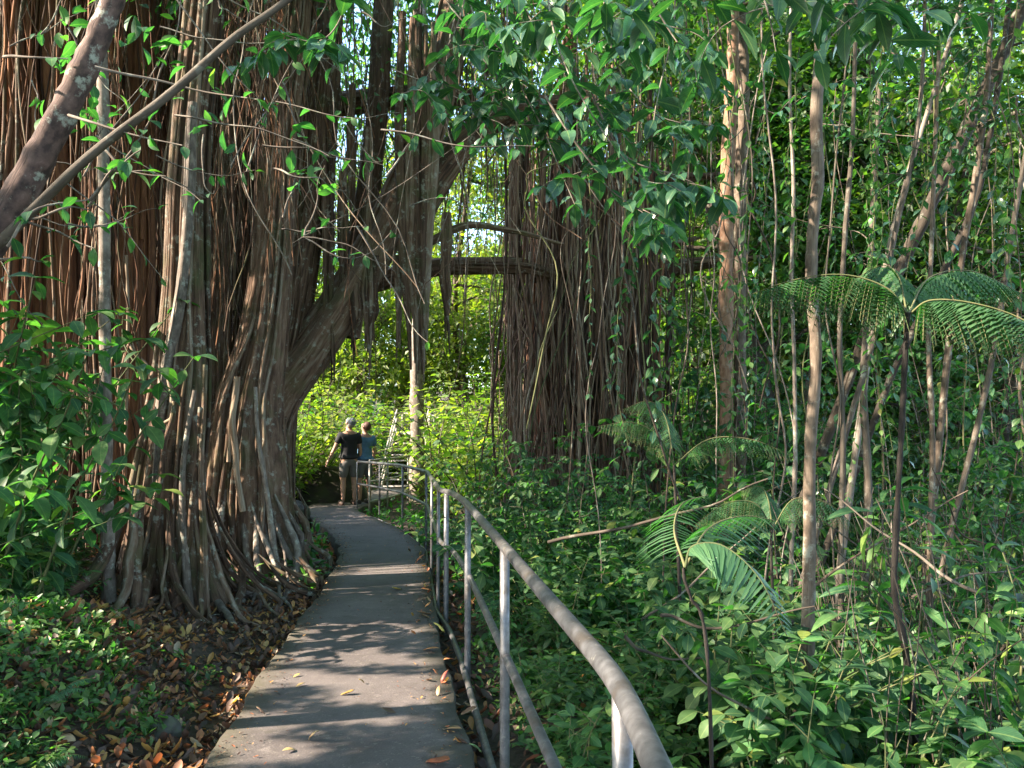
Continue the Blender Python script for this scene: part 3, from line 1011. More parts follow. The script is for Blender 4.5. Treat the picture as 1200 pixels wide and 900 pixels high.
# slender extra stem leaning into the front trunk
part('prop_root', column([(186, 560), (192, 450), (212, 345), (222, 230), (226, 120)], 7.75, [18, 15, 13, 12, 10], k=10, strands=3, seed=30, flare=0, base_z=1.0, bend=.01), M['greybark'], BY)
# forked grey props on front trunk
for q, (a, m_, c_) in enumerate((((205, 470), (188, 560), (172, 680)), ((228, 455), (214, 560), (224, 690)), ((240, 430), (238, 560), (240, 690)),
                                 ((274, 470), (262, 560), (250, 650)), ((300, 455), (308, 560), (330, 640)), ((285, 480), (272, 570), (275, 650)), ((236, 480), (225, 600), (200, 700)))):
    Y = 7.55 if q in (0, 1, 2, 6) else 9.1
    pts, rr = smooth_curve([P(*a, Y), P(*m_, Y), P(*c_, Y) * np.array([1, 1, 0]) + np.array([0, 0, float(H(P(*c_, Y)[0], Y)) - .03])], 20, [.022, .028, .045])
    part('prop_root', Buf().tube(pts + wob(20, .012), rr, 8), M['greybark' if q in (1, 4) else 'banyan'], BY)
# the great leaning limb and its forks
LIMBS = [
    ([(296, 560), (322, 470), (370, 402), (424, 318), (474, 220), (512, 115), (538, -20), (556, -160)], 11.2, [44, 54, 48, 45, 41, 36, 30, 26]),
    ([(470, 275), (500, 225), (545, 165), (610, 125), (700, 118)], 11.6, [46, 40, 34, 24, 6]),
    ([(350, 128), (420, 120), (500, 112), (570, 120), (640, 160)], 12.4, [26, 26, 24, 20, 5]),
    ([(440, 330), (520, 310), (600, 316), (655, 326)], 13.0, [24, 20, 18, 9]),
    ([(405, 395), (425, 270), (440, 150), (450, 20), (455, -100)], 11.6, [34, 28, 24, 22, 20]),
    ([(500, 285), (545, 265), (600, 270), (660, 285)], 11.4, [10, 8, 6, 3]),
]
for i, (px, Y, wd) in enumerate(LIMBS):
    b = column(px, Y, wd, strands=16 if i == 0 else 4, seed=50 + i, amp=.13, flare=0, base_z=9, strand_r=.02 if i == 0 else .01, k=28)
    part('limb', b, M['banyan'], BY)
# thick bundle hanging from the limb
for q in range(14):
    b = Buf()
    x0 = 496 + RS.normal(0, 9)
    pts = [P(x0, 40 + RS.uniform(-40, 60), 10.9), P(495 + (x0 - 496) * 1.1, 200, 10.9), P(492 + (x0 - 496) * .8, 320, 10.9), P(494 + (x0 - 496) * .5, RS.uniform(380, 470), 10.9)]
    c, r = smooth_curve(pts, 26, [.05, .06, .05, .015])
    b.tube(c + wob(26, .02), r * RS.uniform(.6, 1.1), 8)
    part('aerial_root', b, M['banyan'], BY)
for (x, y0, y1, wd) in ((430, 150, 405, 18), (436, 300, 405, 22), (402, 200, 330, 14), (385, 120, 450, 16), (415, 330, 410, 12), (466, 300, 400, 10), (523, 250, 400, 8), (412, 100, 250, 10)):
    b = Buf()
    for q in range(6):
        xx = x + RS.normal(0, wd * .25)
        c, r = smooth_curve([P(xx, y0, 11), P(xx + RS.normal(0, 2), (y0 + y1) / 2, 11), P(x + RS.normal(0, 3), y1 + RS.normal(0, 14), 11)], 18, [.03, .035, .008])
        b.tube(c + wob(18, .015), r, 6)
    part('aerial_root', b, M['banyan'], BY)
# bright thin roots that catch the sun
for (px, Y, r_) in (([(148, 300), (150, 380), (149, 430), (146, 560)], 8.9, .018), ([(148, 395), (158, 415), (175, 440), (178, 540)], 8.8, .014), ([(150, 400), (142, 430), (140, 470)], 8.8, .012),
                   ([(152, 395), (162, 430), (165, 445)], 8.8, .01), ([(205, 470), (200, 490), (187, 500)], 7.6, .02), ([(195, 430), (200, 460), (204, 480)], 7.6, .016),
                   ([(278, 440), (274, 490), (276, 540), (284, 600)], 9.0, .035), ([(277, 445), (270, 500), (268, 540)], 9.0, .025), ([(322, 300), (326, 360), (330, 440)], 10.6, .03), ([(332, 300), (334, 360), (336, 430)], 10.6, .025)):
    c = smooth_curve([P(x, y, Y) for x, y in px], 18)
    part('aerial_root', Buf().tube(c + wob(18, .01), r_, 7, .8), M['root'], BY)
# hanging curtains: bundles with gaps between them
NPART = 0
mass, redmass, greymass = Buf(), Buf(), Buf()
BX = [(RS.uniform(-15, 345), RS.uniform(8.3, 12.4)) for q in range(95)]
for q in range(1050):
    if q % 5:
        bx, Y = BX[RS.integers(len(BX))]
        x = bx + RS.normal(0, 7)
        Y = Y + RS.normal(0, .10)
    else:
        x, Y = RS.uniform(-15, 345), RS.uniform(8.2, 12.2)
    if 160 < x < 255 and Y < 9.0:
        Y += 1.2
    top = P(x, -150 - RS.random() * 60, Y)
    g = float(H(top[0], Y))
    full = (x < 165 or Y > 10.8) and x < 285 and RS.random() < .62
    bz = g - .05 if full else P(x, RS.uniform(60, 430 if x < 300 else 330), Y)[2]
    r = min(RS.lognormal(-4.75, .55), .035)
    b = (mass, redmass, greymass)[RS.choice(3, p=(.36, .36, .28))] if x > 60 else (redmass if RS.random() < .7 else mass)
    dr = RS.normal(0, .16 if q % 9 else .7, 3) * np.array([1, .6, 0])
    if NPART < 60 and r > .012 and Y < 9.8 and x > 0:
        b = Buf()
        hang(b, top, bz, r, .11, 30, 6, taper=1.1 if full else .4, drift=dr)
        part('aerial_root', b, M[('root', 'redroot', 'banyan')[NPART % 3]], BY)
        NPART += 1
        continue
    hang(b, top, bz, r, .12, 24, 4, taper=1.1 if full else .4, drift=dr)
for q in range(290):      # from the leaning limb and the forks towards the middle
    f = RS.random()
    x = 360 + 250 * f
    Y = RS.uniform(11.5, 12.9)
    y0 = RS.uniform(-80, 290 - 200 * f)
    top = P(x, y0, Y)
    bot = P(x, y0 + RS.uniform(80, 330), Y)
    hang(mass, top, max(bot[2], 1.6 if top[0] > -3.4 else 1.2), RS.lognormal(-5.0, .5), .07, 14, 4, taper=.4)
part('root_curtain', mass, M['root'], BY)['kind'] = 'stuff'
part('root_curtain', redmass, M['redroot'], BY)['kind'] = 'stuff'
part('root_curtain', greymass, M['banyan'], BY)['kind'] = 'stuff'
# surface roots snaking towards the path
for q in range(84):
    x0 = RS.uniform(150, 360)
    p0 = P(x0, 640, RS.uniform(8.0, 10.6))
    a = RS.uniform(-1.5, .35)
    if q % 2:
        bx, by_ = ((-3.42, 8.0), (-3.22, 9.6), (-3.45, 11.2))[q // 2 % 3]
        a = RS.uniform(-2.2, .5)
        p0 = np.array([bx + .33 * math.cos(a), by_ + .33 * math.sin(a), 0])
    ln = RS.uniform(.8, 2.6)
    m_ = 16
    t = np.linspace(0, 1, m_)
    ang = a + np.cumsum(RS.normal(0, .16, m_))
    xy = np.stack([p0[0] + np.cumsum(np.cos(ang)) * ln / m_, p0[1] + np.cumsum(np.sin(ang)) * ln / m_], -1)
    lim = np.interp(xy[:, 1], PY, PL) - (.42 if q % 2 else .10)
    xy[:, 0] = np.minimum(xy[:, 0], lim)
    z = H(xy[:, 0], xy[:, 1]) + .02 + .35 * (1 - t) ** 5 + (.6 * (1 - t) ** 4.5 if q % 2 else 0) + .02 * np.sin(t * 9 + q)
    z[-2:] -= .06
    part('surface_root', Buf().tube(np.column_stack([xy, z]), (.014 + .045 * RS.random() ** 1.5) * (1.25 - t) * np.minimum(1, .25 + t * 5), 8), M['banyan'] if q % 3 else M['greybark'], BY)
# crown over the trunks
cr = Buf()
cen = []
for q in range(150):
    Y = RS.uniform(8.5, 13.5)
    p = P(RS.uniform(-80, 640), RS.uniform(-330, 30), Y)
    cen.append(p)
for q in range(34):
    p = P(RS.uniform(380, 660), RS.uniform(10, 150), RS.uniform(11.5, 13.5))
    cen.append(p)
cen = np.array(cen)
cen = cen[lit_gap(cen, GAPS, .5)]
cloud(cr, cen, .7, 60, .15, 'small')
part('crown', cr, M['mid'], BY)

# second banyan, middle distance
B2 = thing('banyan_tree', 'dark banyan in the middle distance, its brown roots hanging like a curtain behind the ferns', 'tree', (1.6, 14, float(H(1.6, 14))))
c2s = [([(603, 590), (602, 450), (604, 300), (610, 180)], 13.6, [26, 22, 20, 18]), ([(640, 600), (642, 450), (648, 300), (660, 150), (668, 40)], 14.2, [44, 38, 32, 26, 22]),
       ([(690, 600), (688, 450), (682, 300), (676, 150), (672, 0)], 14.4, [60, 50, 36, 26, 20]), ([(735, 600), (728, 450), (718, 300), (700, 180)], 14.6, [56, 46, 34, 24]),
       ([(770, 600), (760, 480), (748, 380), (735, 280)], 15, [36, 30, 24, 18]), ([(622, 600), (622, 480), (628, 340), (640, 240)], 14.8, [30, 26, 22, 18])]
for i, (px, Y, wd) in enumerate(c2s):
    part('trunk', column(px, Y, np.array(wd) * .55, strands=18, seed=80 + i, amp=.2, flare=.4, k=28, strand_r=.022), M['redroot'] if i % 2 else M['banyan'], B2)
for i, (px, Y, wd) in enumerate([([(600, 320), (660, 318), (730, 300), (820, 280)], 14, [20, 22, 16, 3]), ([(650, 180), (700, 200), (780, 208), (860, 205)], 14, [22, 18, 14, 3]),
                                 ([(720, 330), (800, 312), (900, 300)], 15.5, [26, 18, 3]), ([(668, 150), (640, 120), (600, 120)], 14, [18, 14, 4])]):
    part('limb', column(px, Y, wd, strands=3, seed=100 + i, amp=.12, flare=0, base_z=9, k=16), M['banyan'], B2)
m2_ = Buf()
n2p = 0
for q in range(460):
    x = max(RS.normal(688, 54), 588 + RS.random() * 20)
    Y = RS.uniform(12.4, 15.5)
    top = P(x, RS.uniform(60, 330), Y)
    g = float(H(top[0], Y))
    bz = g if RS.random() < .75 else RS.uniform(0, 2.5)
    r = RS.lognormal(-4.5, .5)
    if n2p < 40 and r > .016 and Y < 14:
        b = Buf()
        hang(b, top, bz, r, .08, 16, 5, taper=.9, drift=RS.normal(0, .15, 3) * np.array([1, 1, 0]))
        part('aerial_root', b, M['redroot'] if q % 3 == 0 else M['root'], B2)
        n2p += 1
    else:
        hang(m2_, top, bz, r, .12, 18, 4, taper=.9, drift=RS.normal(0, .28, 3) * np.array([1, 1, 0]))
part('root_curtain', m2_, M['root'], B2)['kind'] = 'stuff'
cr = Buf()
cen = [P(RS.uniform(560, 900), RS.uniform(-60, 180), RS.uniform(13, 17)) for q in range(90)]
cloud(cr, cen, .8, 60, .14, 'small')
part('crown', cr, M['far'], B2)
# ------------------------------------------------------------------ plants
def stem_pts(base, d, ln, n=14, bend=.35, up=.0, sag=0.0):
    """a wandering stem"""
    d = norm(np.asarray(d, float))
    p = [np.asarray(base, float)]
    st = ln / (n - 1)
    cur = RS.normal(0, bend / n, 3)
    for i in range(n - 1):
        cur = cur * .7 + RS.normal(0, bend / n, 3)
        d = norm(d + cur + np.array([0, 0, up / n - sag * i / n ** 1.2]))
        p.append(p[-1] + d * st)
    return np.array(p)


def leafy(S, Lf, pts, r0, tpl, size, step, start=.25, twigs=0.0, whorl=1, droop=.25, end_tuft=3, k=6, horiz=.8, r1=None):
    """stem tube with alternate leaves"""
    n = len(pts)
    S.tube(pts, np.linspace(r0, r1 if r1 else r0 * .35, n), k)
    seg = np.linalg.norm(np.diff(pts, axis=0), axis=1)
    L = np.concatenate([[0], np.cumsum(seg)])
    s = L[-1] * start
    ph = RS.random() * 6
    pos, d, sz = [], [], []
    while s < L[-1]:
        p = np.array([np.interp(s, L, pts[:, q]) for q in range(3)])
        for w_ in range(whorl):
            a = ph + w_ * 2 * PI / whorl + RS.normal(0, .25)
            pos.append(p)
            d.append([math.cos(a) * horiz, math.sin(a) * horiz, RS.normal(.15 - droop, .25)])
            f = s / L[-1]
            sz.append(size * (.75 + .5 * math.sin(PI * min(1, f))) * RS.uniform(.7, 1.2))
        ph += 2.4 if whorl == 1 else 1.57
        s += step * RS.uniform(.6, 1.4)
    td = norm(pts[-1] - pts[-2])
    for q in range(end_tuft):
        a = q * 2 * PI / max(end_tuft, 1) + RS.random()
        pos.append(pts[-1])
        d.append(td * .5 + np.array([math.cos(a), math.sin(a), -droop * .3]))
        sz.append(size * RS.uniform(.7, 1.15))
    if pos:
        Lf.leaves(LT[tpl], pos, np.array(d), rnorm(len(pos), .3), np.array(sz))


def frond(S, Lf, pts, pw, npair=26, bip=False, r=.006, dr=.30):
    """fern frond: pinnae in pairs along pts, pw = longest pinna"""
    n = len(pts)
    S.tube(pts, np.linspace(r, r * .3, n), 5)
    T = norm(np.gradient(pts, axis=0))
    side = norm(np.cross(T, UP))
    t = np.linspace(.14, .985, npair)
    idx = t * (n - 1)
    for sd in (-1, 1):
        p = np.stack([np.interp(idx, np.arange(n), pts[:, q]) for q in range(3)], -1)
        tt = np.stack([np.interp(idx, np.arange(n), T[:, q]) for q in range(3)], -1)
        ss = np.stack([np.interp(idx, np.arange(n), side[:, q]) for q in range(3)], -1) * sd
        ln = pw * np.sin(PI * (t ** .75) * .93 + .12) ** .8 * RS.uniform(.92, 1.06, npair)
        dd = norm(ss * (1 if not bip else .75) + tt * .38 + np.array([0, 0, -dr if not bip else -.85]) + RS.normal(0, .05, (npair, 3)))
        nn = norm(np.cross(tt, ss) * np.sign(np.cross(tt, ss)[:, 2:3]) + RS.normal(0, .08, (npair, 3)))
        if not bip:
            Lf.leaves(LT['pinna'], p, dd, nn, ln * RS.uniform(.85, 1.1, npair), wid=.62)
        else:
            for q in range(npair):
                m_ = 11
                u = np.linspace(.06, 1, m_)
                sag = np.array([0, 0, -1.0]) * (u[:, None] ** 2) * ln[q] * .30
                pp = p[q] + dd[q] * (u[:, None] * ln[q]) + sag
                w2 = norm(np.cross(dd[q], nn[q]))
                for s2 in (-1, 1):
                    Lf.leaves(LT['pinna'], pp, w2 * s2 + dd[q] * .45 + RS.normal(0, .05, (m_, 3)), nn[q],
                              ln[q] * .20 * (1.1 - u ** 2 * .8) * RS.uniform(.7, 1.15), rnd=RS.random(), wid=2.2)
                S.tube(pp, .0015, 3)
    return


def proto(fn, stem_mat, leaf_mat_):
    S, Lf = Buf(), Buf()
    fn(S, Lf)
    return S.mesh('stem', stem_mat), Lf.mesh('foliage', leaf_mat_)


def shrub_fn(h, ns, tpl, size, step, spread=.35, start=.2, droop=.25, whorl=1, twig=True, r=.007):
    def fn(S, Lf):
        for q in range(ns):
            a = RS.random() * 2 * PI
            hh = h * RS.uniform(.6, 1.1)
            base = np.array([math.cos(a), math.sin(a), 0]) * RS.uniform(0, .10 * h)
            pts = stem_pts(base - (0, 0, .06), (math.cos(a) * spread, math.sin(a) * spread, 1), hh, 14, .5)
            leafy(S, Lf, pts, r * RS.uniform(.8, 1.3), tpl, size, step, start, whorl=whorl, droop=droop)
            if twig:
                for w_ in range(int(2 + 3 * RS.random())):
                    i = RS.integers(4, 12)
                    b = RS.random() * 2 * PI
                    tp = stem_pts(pts[i], (math.cos(b), math.sin(b), .5), hh * RS.uniform(.2, .4), 8, .4)
                    leafy(S, Lf, tp, r * .5, tpl, size * .95, step, .25, whorl=whorl, droop=droop, k=5)
    return fn


def bigleaf_fn(h, n, tpl, size):
    def fn(S, Lf):
        for q in range(n):
            a = q * 2.4 + RS.random()
            hh = h * RS.uniform(.5, 1.1)
            pts = stem_pts((0, 0, -.05), (math.cos(a) * .6, math.sin(a) * .6, 1), hh, 10, .3, sag=.5)
            S.tube(pts, np.linspace(.009, .005, 10), 5)
            d = norm(pts[-1] - pts[-2]) * np.array([1, 1, .2]) + np.array([math.cos(a) * .5, math.sin(a) * .5, -.55])
            Lf.leaves(LT[tpl], [pts[-1]], d, rnorm(1, .25), size * RS.uniform(.7, 1.2))
    return fn


def sapling_fn(h, r, tpl, size, ntw, start=.35, lean=.15, ln=.7, step=.09, leaf_end=True):
    def fn(S, Lf):
        pts = stem_pts((0, 0, -.1), (RS.normal(0, lean), RS.normal(0, lean), 1), h, 26, .6, up=.15)
        S.tube(pts, np.linspace(r, r * .35, 26), 8)
        for q in range(ntw):
            i = int(RS.uniform(start, 1) * 25)
            b = RS.random() * 2 * PI
            tp = stem_pts(pts[i], (math.cos(b), math.sin(b), RS.uniform(-.1, .8)), ln * RS.uniform(.5, 1.3), 12, .7, sag=.15)
            leafy(S, Lf, tp, r * .3, tpl, size, step, .25, droop=.35, k=5)
    return fn


def fern_fn(n, ln, pw, npair, bip=False, rise=.9):
    def fn(S, Lf):
        for q in range(n):
            a = q * 2 * PI / n + RS.normal(0, .3)
            l2 = ln * RS.uniform(.75, 1.15)
            t = np.linspace(0, 1, 20)
            rr = l2 * (.80 * t)
            z = l2 * rise * (t - .72 * t ** 2.2)
            pts = np.stack([np.cos(a + .1 * t) * rr, np.sin(a + .1 * t) * rr, z - .03], -1)
            frond(S, Lf, pts, pw, npair, bip)
    return fn


PR_ = {}


def protos(key, n, fns, stem_m, leaf_m):
    PR_[key] = [proto(fns(i), M[stem_m], M[leaf_m]) for i in range(n)]


protos('shrub', 5, lambda i: shrub_fn(.95, 5, 'ell', .150, .065, droop=.35), 'stem', 'teal')
protos('shrub_mid', 4, lambda i: shrub_fn(.85, 6, 'ellflat', .115, .055, droop=.3), 'stem', 'mid')
protos('low', 4, lambda i: shrub_fn(.42, 7, 'ellflat', .095, .045, spread=.7, start=.1), 'stem', 'cover')
protos('big', 4, lambda i: bigleaf_fn(.75, 9, 'heart', .30), 'stem', 'teal')
protos('ginger', 4, lambda i: shrub_fn(1.6, 6, 'lance', .25, .10, spread=.3, start=.15, droop=.2, twig=False, r=.009), 'stem', 'teal')
protos('bronze', 2, lambda i: shrub_fn(.9, 3, 'obov', .27, .13, spread=.3, start=.4, droop=.5, twig=False, r=.007), 'darkstem', 'bronze')
protos('sap', 6, lambda i: sapling_fn(3.4, .009, 'ell', .125, 20, .3), 'brownbark', 'teal')
protos('sapgrey', 5, lambda i: sapling_fn(4.6, .010, 'ellflat', .105, 22, .35, lean=.25), 'greybark', 'gloss')
protos('tall', 4, lambda i: shrub_fn(1.9, 5, 'ell', .145, .075, spread=.3, droop=.45, r=.009), 'stem', 'teal')
protos('leafysap', 5, lambda i: sapling_fn(2.6, .011, 'ell', .115, 34, .08, ln=.6, step=.06), 'brownbark', 'teal')
protos('leafybroad', 5, lambda i: sapling_fn(2.5, .010, 'broad', .13, 26, .1, ln=.55, step=.075), 'brownbark', 'teal')
protos('tallsap', 5, lambda i: sapling_fn(7.0, .013, 'ellflat', .12, 60, .12, lean=.2, ln=.95, step=.075), 'brownbark', 'mid')


def stalk_fn(S, Lf):
    for q in range(16):
        b0 = RS.normal(0, .16, 3) * np.array([1, 1, 0]) - np.array([0, 0, .08])
        pts = stem_pts(b0, (RS.normal(0, .13), RS.normal(0, .13), 1), RS.uniform(.7, 2.0), 12, .35)
        if q % 3:
            S.tube(pts, np.linspace(.0055, .0025, 12), 5)
        else:
            leafy(S, Lf, pts, .005, 'ell', .10, .12, .4, droop=.5, k=5)


protos('stalk', 4, lambda i: stalk_fn, 'brownbark', 'mid')
protos('broad', 5, lambda i: shrub_fn(1.05, 7, 'broad', .125, .06, spread=.4, droop=.5), 'stem', 'teal')
protos('fern', 3, lambda i: fern_fn(8, .8, .13, 26), 'stem', 'fern')
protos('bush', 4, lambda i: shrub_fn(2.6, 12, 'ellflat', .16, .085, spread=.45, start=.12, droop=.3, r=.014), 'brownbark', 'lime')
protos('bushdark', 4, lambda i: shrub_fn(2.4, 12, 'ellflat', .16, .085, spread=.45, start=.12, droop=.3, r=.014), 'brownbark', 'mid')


def plant(kind, name, label, cat, x, y, scale, group, rz=None, z=None):
    me = PR_[kind][RS.integers(len(PR_[kind]))]
    zz = float(H(x, y)) if z is None else z
    t = thing(name, label, cat, (float(x), float(y), zz), RS.random() * 6.28 if rz is None else rz, group, float(scale))
    link('stem', me[0], t)
    link('foliage', me[1], t)
    return t


def zone(x, y):
    px = 600 + x / y * F
    if px > 985:
        a = 'at the right edge'
    elif px > 840:
        a = 'right of the slender pale trunk' if px > 950 else 'right of the twin tan trunks'
    elif px > 690:
        a = 'left of the twin tan trunks'
    else:
        a = 'just outside the railing'
    b = 'close to the camera' if y < 4.6 else 'a few steps in' if y < 8 else 'deep in the shade'
    return a, b


taken = []


def free(x, y, d):
    for (a, b, c) in taken:
        if (x - a) ** 2 + (y - b) ** 2 < max(d, c * .5) ** 2:
            return False
    taken.append((x, y, d))
    return True


def scatter(n, kinds, ylo, yhi, xlo, xhi, smin, smax, d, hmax=None):
    """kinds: (proto, object name, label start, category); xlo/xhi functions of y"""
    done = 0
    for _ in range(n * 8):
        if done >= n:
            break
        y = ylo + (yhi - ylo) * RS.random() ** 1.25
        x = RS.uniform(xlo(y), xhi(y))
        if not free(x, y, d):
            continue
        kd = kinds[RS.integers(len(kinds))]
        a, b = zone(x, y)
        s = RS.uniform(smin, smax)
        if hmax is not None:
            s = min(s, hmax(x, y))
        plant(kd[0], kd[1], '%s %s, %s' % (kd[2], a, b), kd[3], x, y, s, '%s %s, %s' % (kd[4], a, b))
        done += 1


railx = lambda y: float(np.interp(y, RAIL[:, 1], RAIL[:, 0]))
K_sh = ('shrub', 'broadleaf_shrub', 'blue green shrub', 'shrub', 'blue green shrubs')
K_sm = ('shrub_mid', 'broadleaf_shrub', 'mid green shrub', 'shrub', 'mid green shrubs')
K_lo = ('low', 'low_plant', 'low small leaved plant', 'plant', 'low plants')
K_bg = ('big', 'large_leaf_plant', 'plant with heart shaped leaves', 'plant', 'heart leaved plants')
K_gi = ('ginger', 'ginger_plant', 'tall plant with narrow leaves', 'plant', 'stalked plants')
K_br = ('bronze', 'dark_leaf_plant', 'plant with bronze hanging leaves', 'plant', 'bronze leaved plants')
K_fe = ('fern', 'fern', 'arching green fern', 'fern', 'ferns')
K_sa = ('sap', 'sapling', 'thin brown stemmed sapling', 'sapling', 'brown saplings')
K_sg = ('sapgrey', 'sapling', 'grey sapling with glossy leaves', 'sapling', 'grey saplings')
# height limit: keep the view to the banyans over the railing
lim = lambda x, y: 9 if (600 + x / y * F) > 830 else np.interp(600 + x / y * F, [560, 640, 740, 830], [.65, .95, 1.2, 1.6]) * (1 if y < 7 else 1.25)
right = lambda y: .66 * y + .8
scatter(26, [K_lo, K_lo, K_sm], 2.4, 7, lambda y: railx(y) + .25, lambda y: railx(y) + 1.1, .6, .95, .22)
K_bd = ('broad', 'broadleaf_shrub', 'broad leaved green shrub', 'shrub', 'broad leaved shrubs')
scatter(30, [K_bd, K_bd, K_sm], 3.4, 9, lambda y: railx(y) + .45, lambda y: railx(y) + 2.6, .75, 1.2, .3, lim)
scatter(18, [K_bd, K_gi, K_br, K_bg], 3.8, 8, lambda y: .2 * y + .3, right, .9, 1.3, .35)
scatter(40, [K_sh, K_sh, K_sm, K_bg], 3.0, 9, lambda y: railx(y) + .7, right, .7, 1.15, .32, lim)
scatter(34, [K_sh, K_sm, K_sh, K_gi, K_br], 4.2, 10, lambda y: max(railx(y) + 1.6, .22 * y), right, .75, 1.2, .34)
K_st = ('stalk', 'stalk_clump', 'clump of thin upright stalks', 'plant', 'stalk clumps')
scatter(30, [K_st], 4.0, 8.5, lambda y: .30 * y, right, .8, 1.3, .3)
scatter(50, [K_sh, K_sm, K_sm, K_gi, K_fe], 8, 15, lambda y: railx(y) + .5, right, .8, 1.5, .45, lim)
scatter(40, [K_sa, K_sg, K_sg], 4.2, 12, lambda y: .27 * y, right, .75, 1.25, .42)
scatter(24, [K_sa, K_sg], 9, 17, lambda y: .19 * y, right, .9, 1.4, .5)
K_ls = ('leafysap', 'sapling', 'bushy young sapling', 'sapling', 'bushy saplings')
K_ts = ('tallsap', 'sapling', 'tall spindly green sapling', 'sapling', 'tall saplings')
scatter(46, [K_ls, K_ls, K_sh], 5.5, 13, lambda y: .19 * y, right, .8, 1.3, .4)
scatter(34, [K_ts], 8, 15, lambda y: .26 * y, right, .75, 1.2, .55)
scatter(14, [K_ls], 9, 13, lambda y: .06 * y, lambda y: .2 * y, .6, .8, .5)

for q in range(16):
    Y = RS.uniform(9, 12.6)
    x = (RS.uniform(588, 770) - 600) / F * Y
    if x > railx(Y) + .5:
        plant('leafysap', 'sapling', 'bushy young sapling before the foot of the far banyan', 'sapling', x, Y, RS.uniform(.55, .78), 'bushy saplings before the far banyan')
K_lb = ('leafybroad', 'sapling', 'broad leaved young sapling', 'sapling', 'broad leaved saplings')
scatter(34, [K_lb, K_lb, K_ls], 5.2, 10, lambda y: .15 * y, right, .8, 1.3, .36)

# --------------------------------------------- left bank
K2 = [('shrub', 'broadleaf_shrub'), ('shrub_mid', 'broadleaf_shrub'), ('low', 'low_plant')]


def lplant(kind, name, what, cat, px, Y, s, where, group):
    x = (px - 600) / F * Y
    return plant(kind, name, '%s %s' % (what, where), cat, x, Y, s, group)


for q in range(19):
    Y = RS.uniform(5.7, 7.6)
    px = RS.uniform(-60, 150)
    sh = q % 3 != 2
    lplant('shrub' if sh else 'shrub_mid', 'broadleaf_shrub', 'leafy blue green shrub' if sh else 'mid green leafy shrub', 'shrub', px, Y, RS.uniform(.7, 1.15) if px < 80 else RS.uniform(.4, .7),
           'in front of the red trunks left of the path', 'shrubs before the red trunks')
for q in range(26):
    Y = RS.uniform(2.9, 5.6)
    x = RS.uniform(-.68 * Y, -.40 * Y - .35)
    if x > np.interp(Y, PY, PL) - .45:
        continue
    lplant('low' if q % 4 else 'fern', 'low_plant' if q % 4 else 'fern', 'low small leaved plant' if q % 4 else 'small green fern', 'plant' if q % 4 else 'fern', 600 + x / Y * F, Y, RS.uniform(.25, .5) if q % 4 else RS.uniform(.28, .4),
           'on the bank left of the path', ('low plants' if q % 4 else 'small ferns') + ' on the left bank')
# two tall leafy stems at the left edge
for (px, Y, s, kd) in ((-30, 6.2, 1.2, 'tall'), (12, 5.7, 1.2, 'tall'), (-40, 5.8, 1.3, 'tall'), (-20, 6.8, 1.5, 'tall'), (22, 6.0, 1.35, 'tall'), (-60, 6.4, 1.5, 'tall')):
    lplant(kd, 'broadleaf_shrub', 'tall leafy shrub with drooping leaves', 'shrub', px, Y, s, 'at the left edge of the photo', 'tall shrubs at the left edge')

# --------------------------------------------- background thicket, sunlit
for q in range(64):
    Y = RS.uniform(17, 27)
    px = RS.uniform(325, 640)
    x = (px - 600) / F * Y
    if -4.6 < x < -1.6 and Y < 25.5 and not (x > -1.9 and Y > 19):
        continue
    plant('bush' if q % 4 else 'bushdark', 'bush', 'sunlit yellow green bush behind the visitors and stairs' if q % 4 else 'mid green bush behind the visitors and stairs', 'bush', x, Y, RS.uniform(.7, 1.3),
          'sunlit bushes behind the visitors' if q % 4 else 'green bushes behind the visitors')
for q in range(60):
    Y = RS.uniform(14.5, 24)
    x = RS.uniform(-.05 * Y, .66 * Y)
    if not free(x, Y, .6):
        continue
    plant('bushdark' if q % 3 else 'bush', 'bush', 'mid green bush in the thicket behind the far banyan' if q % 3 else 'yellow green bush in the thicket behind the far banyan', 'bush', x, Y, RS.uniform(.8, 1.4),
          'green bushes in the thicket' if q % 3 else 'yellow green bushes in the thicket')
for q in range(24):
    Y = RS.uniform(13, 22)
    x = RS.uniform(-.62 * Y, -.33 * Y)
    plant('bushdark', 'bush', 'dark bush glimpsed between the banyan trunks on the left', 'bush', x, Y, RS.uniform(.8, 1.3), 'bushes behind the left banyan')
for q in range(9):
    Y = RS.uniform(8.5, 12)
    x = railx(Y) + RS.uniform(.5, 1.6)
    plant('bushdark', 'bush', 'dark green bush just outside the far end of the railing', 'bush', x, Y, RS.uniform(.35, .55), 'bushes outside the far railing')


# ------------------------------------------------------------------ trees of the forest
def forest_tree(h, r, spread, nl, ncl, per, size, lo=.3, tpl='kite2'):
    def fn(S, Lf):
        pts = stem_pts((0, 0, -.3), (RS.normal(0, .08), RS.normal(0, .08), 1), h, 20, .5, up=.2)
        S.tube(pts, np.linspace(r, r * .25, 20), 9)
        cs = []
        for q in range(nl):
            i = int(RS.uniform(lo, 1) * 19)
            b = RS.random() * 2 * PI
            f = i / 19
            lp = stem_pts(pts[i], (math.cos(b), math.sin(b), RS.uniform(.0, .7)), spread * RS.uniform(.5, 1.1) * (1.15 - .5 * f), 10, .8)
            S.tube(lp, np.linspace(r * .35, r * .06, 10), 5)
            for w_ in range(ncl):
                k_ = RS.integers(3, 10)
                c = lp[k_] + RS.normal(0, .35, 3)
                cs.append(c)
                S.tube(np.array([lp[k_], (lp[k_] + c) / 2 + RS.normal(0, .05, 3), c]), [r * .07, r * .05, r * .03], 4)
        cloud(Lf, cs, .55, per, size, tpl)
    return fn


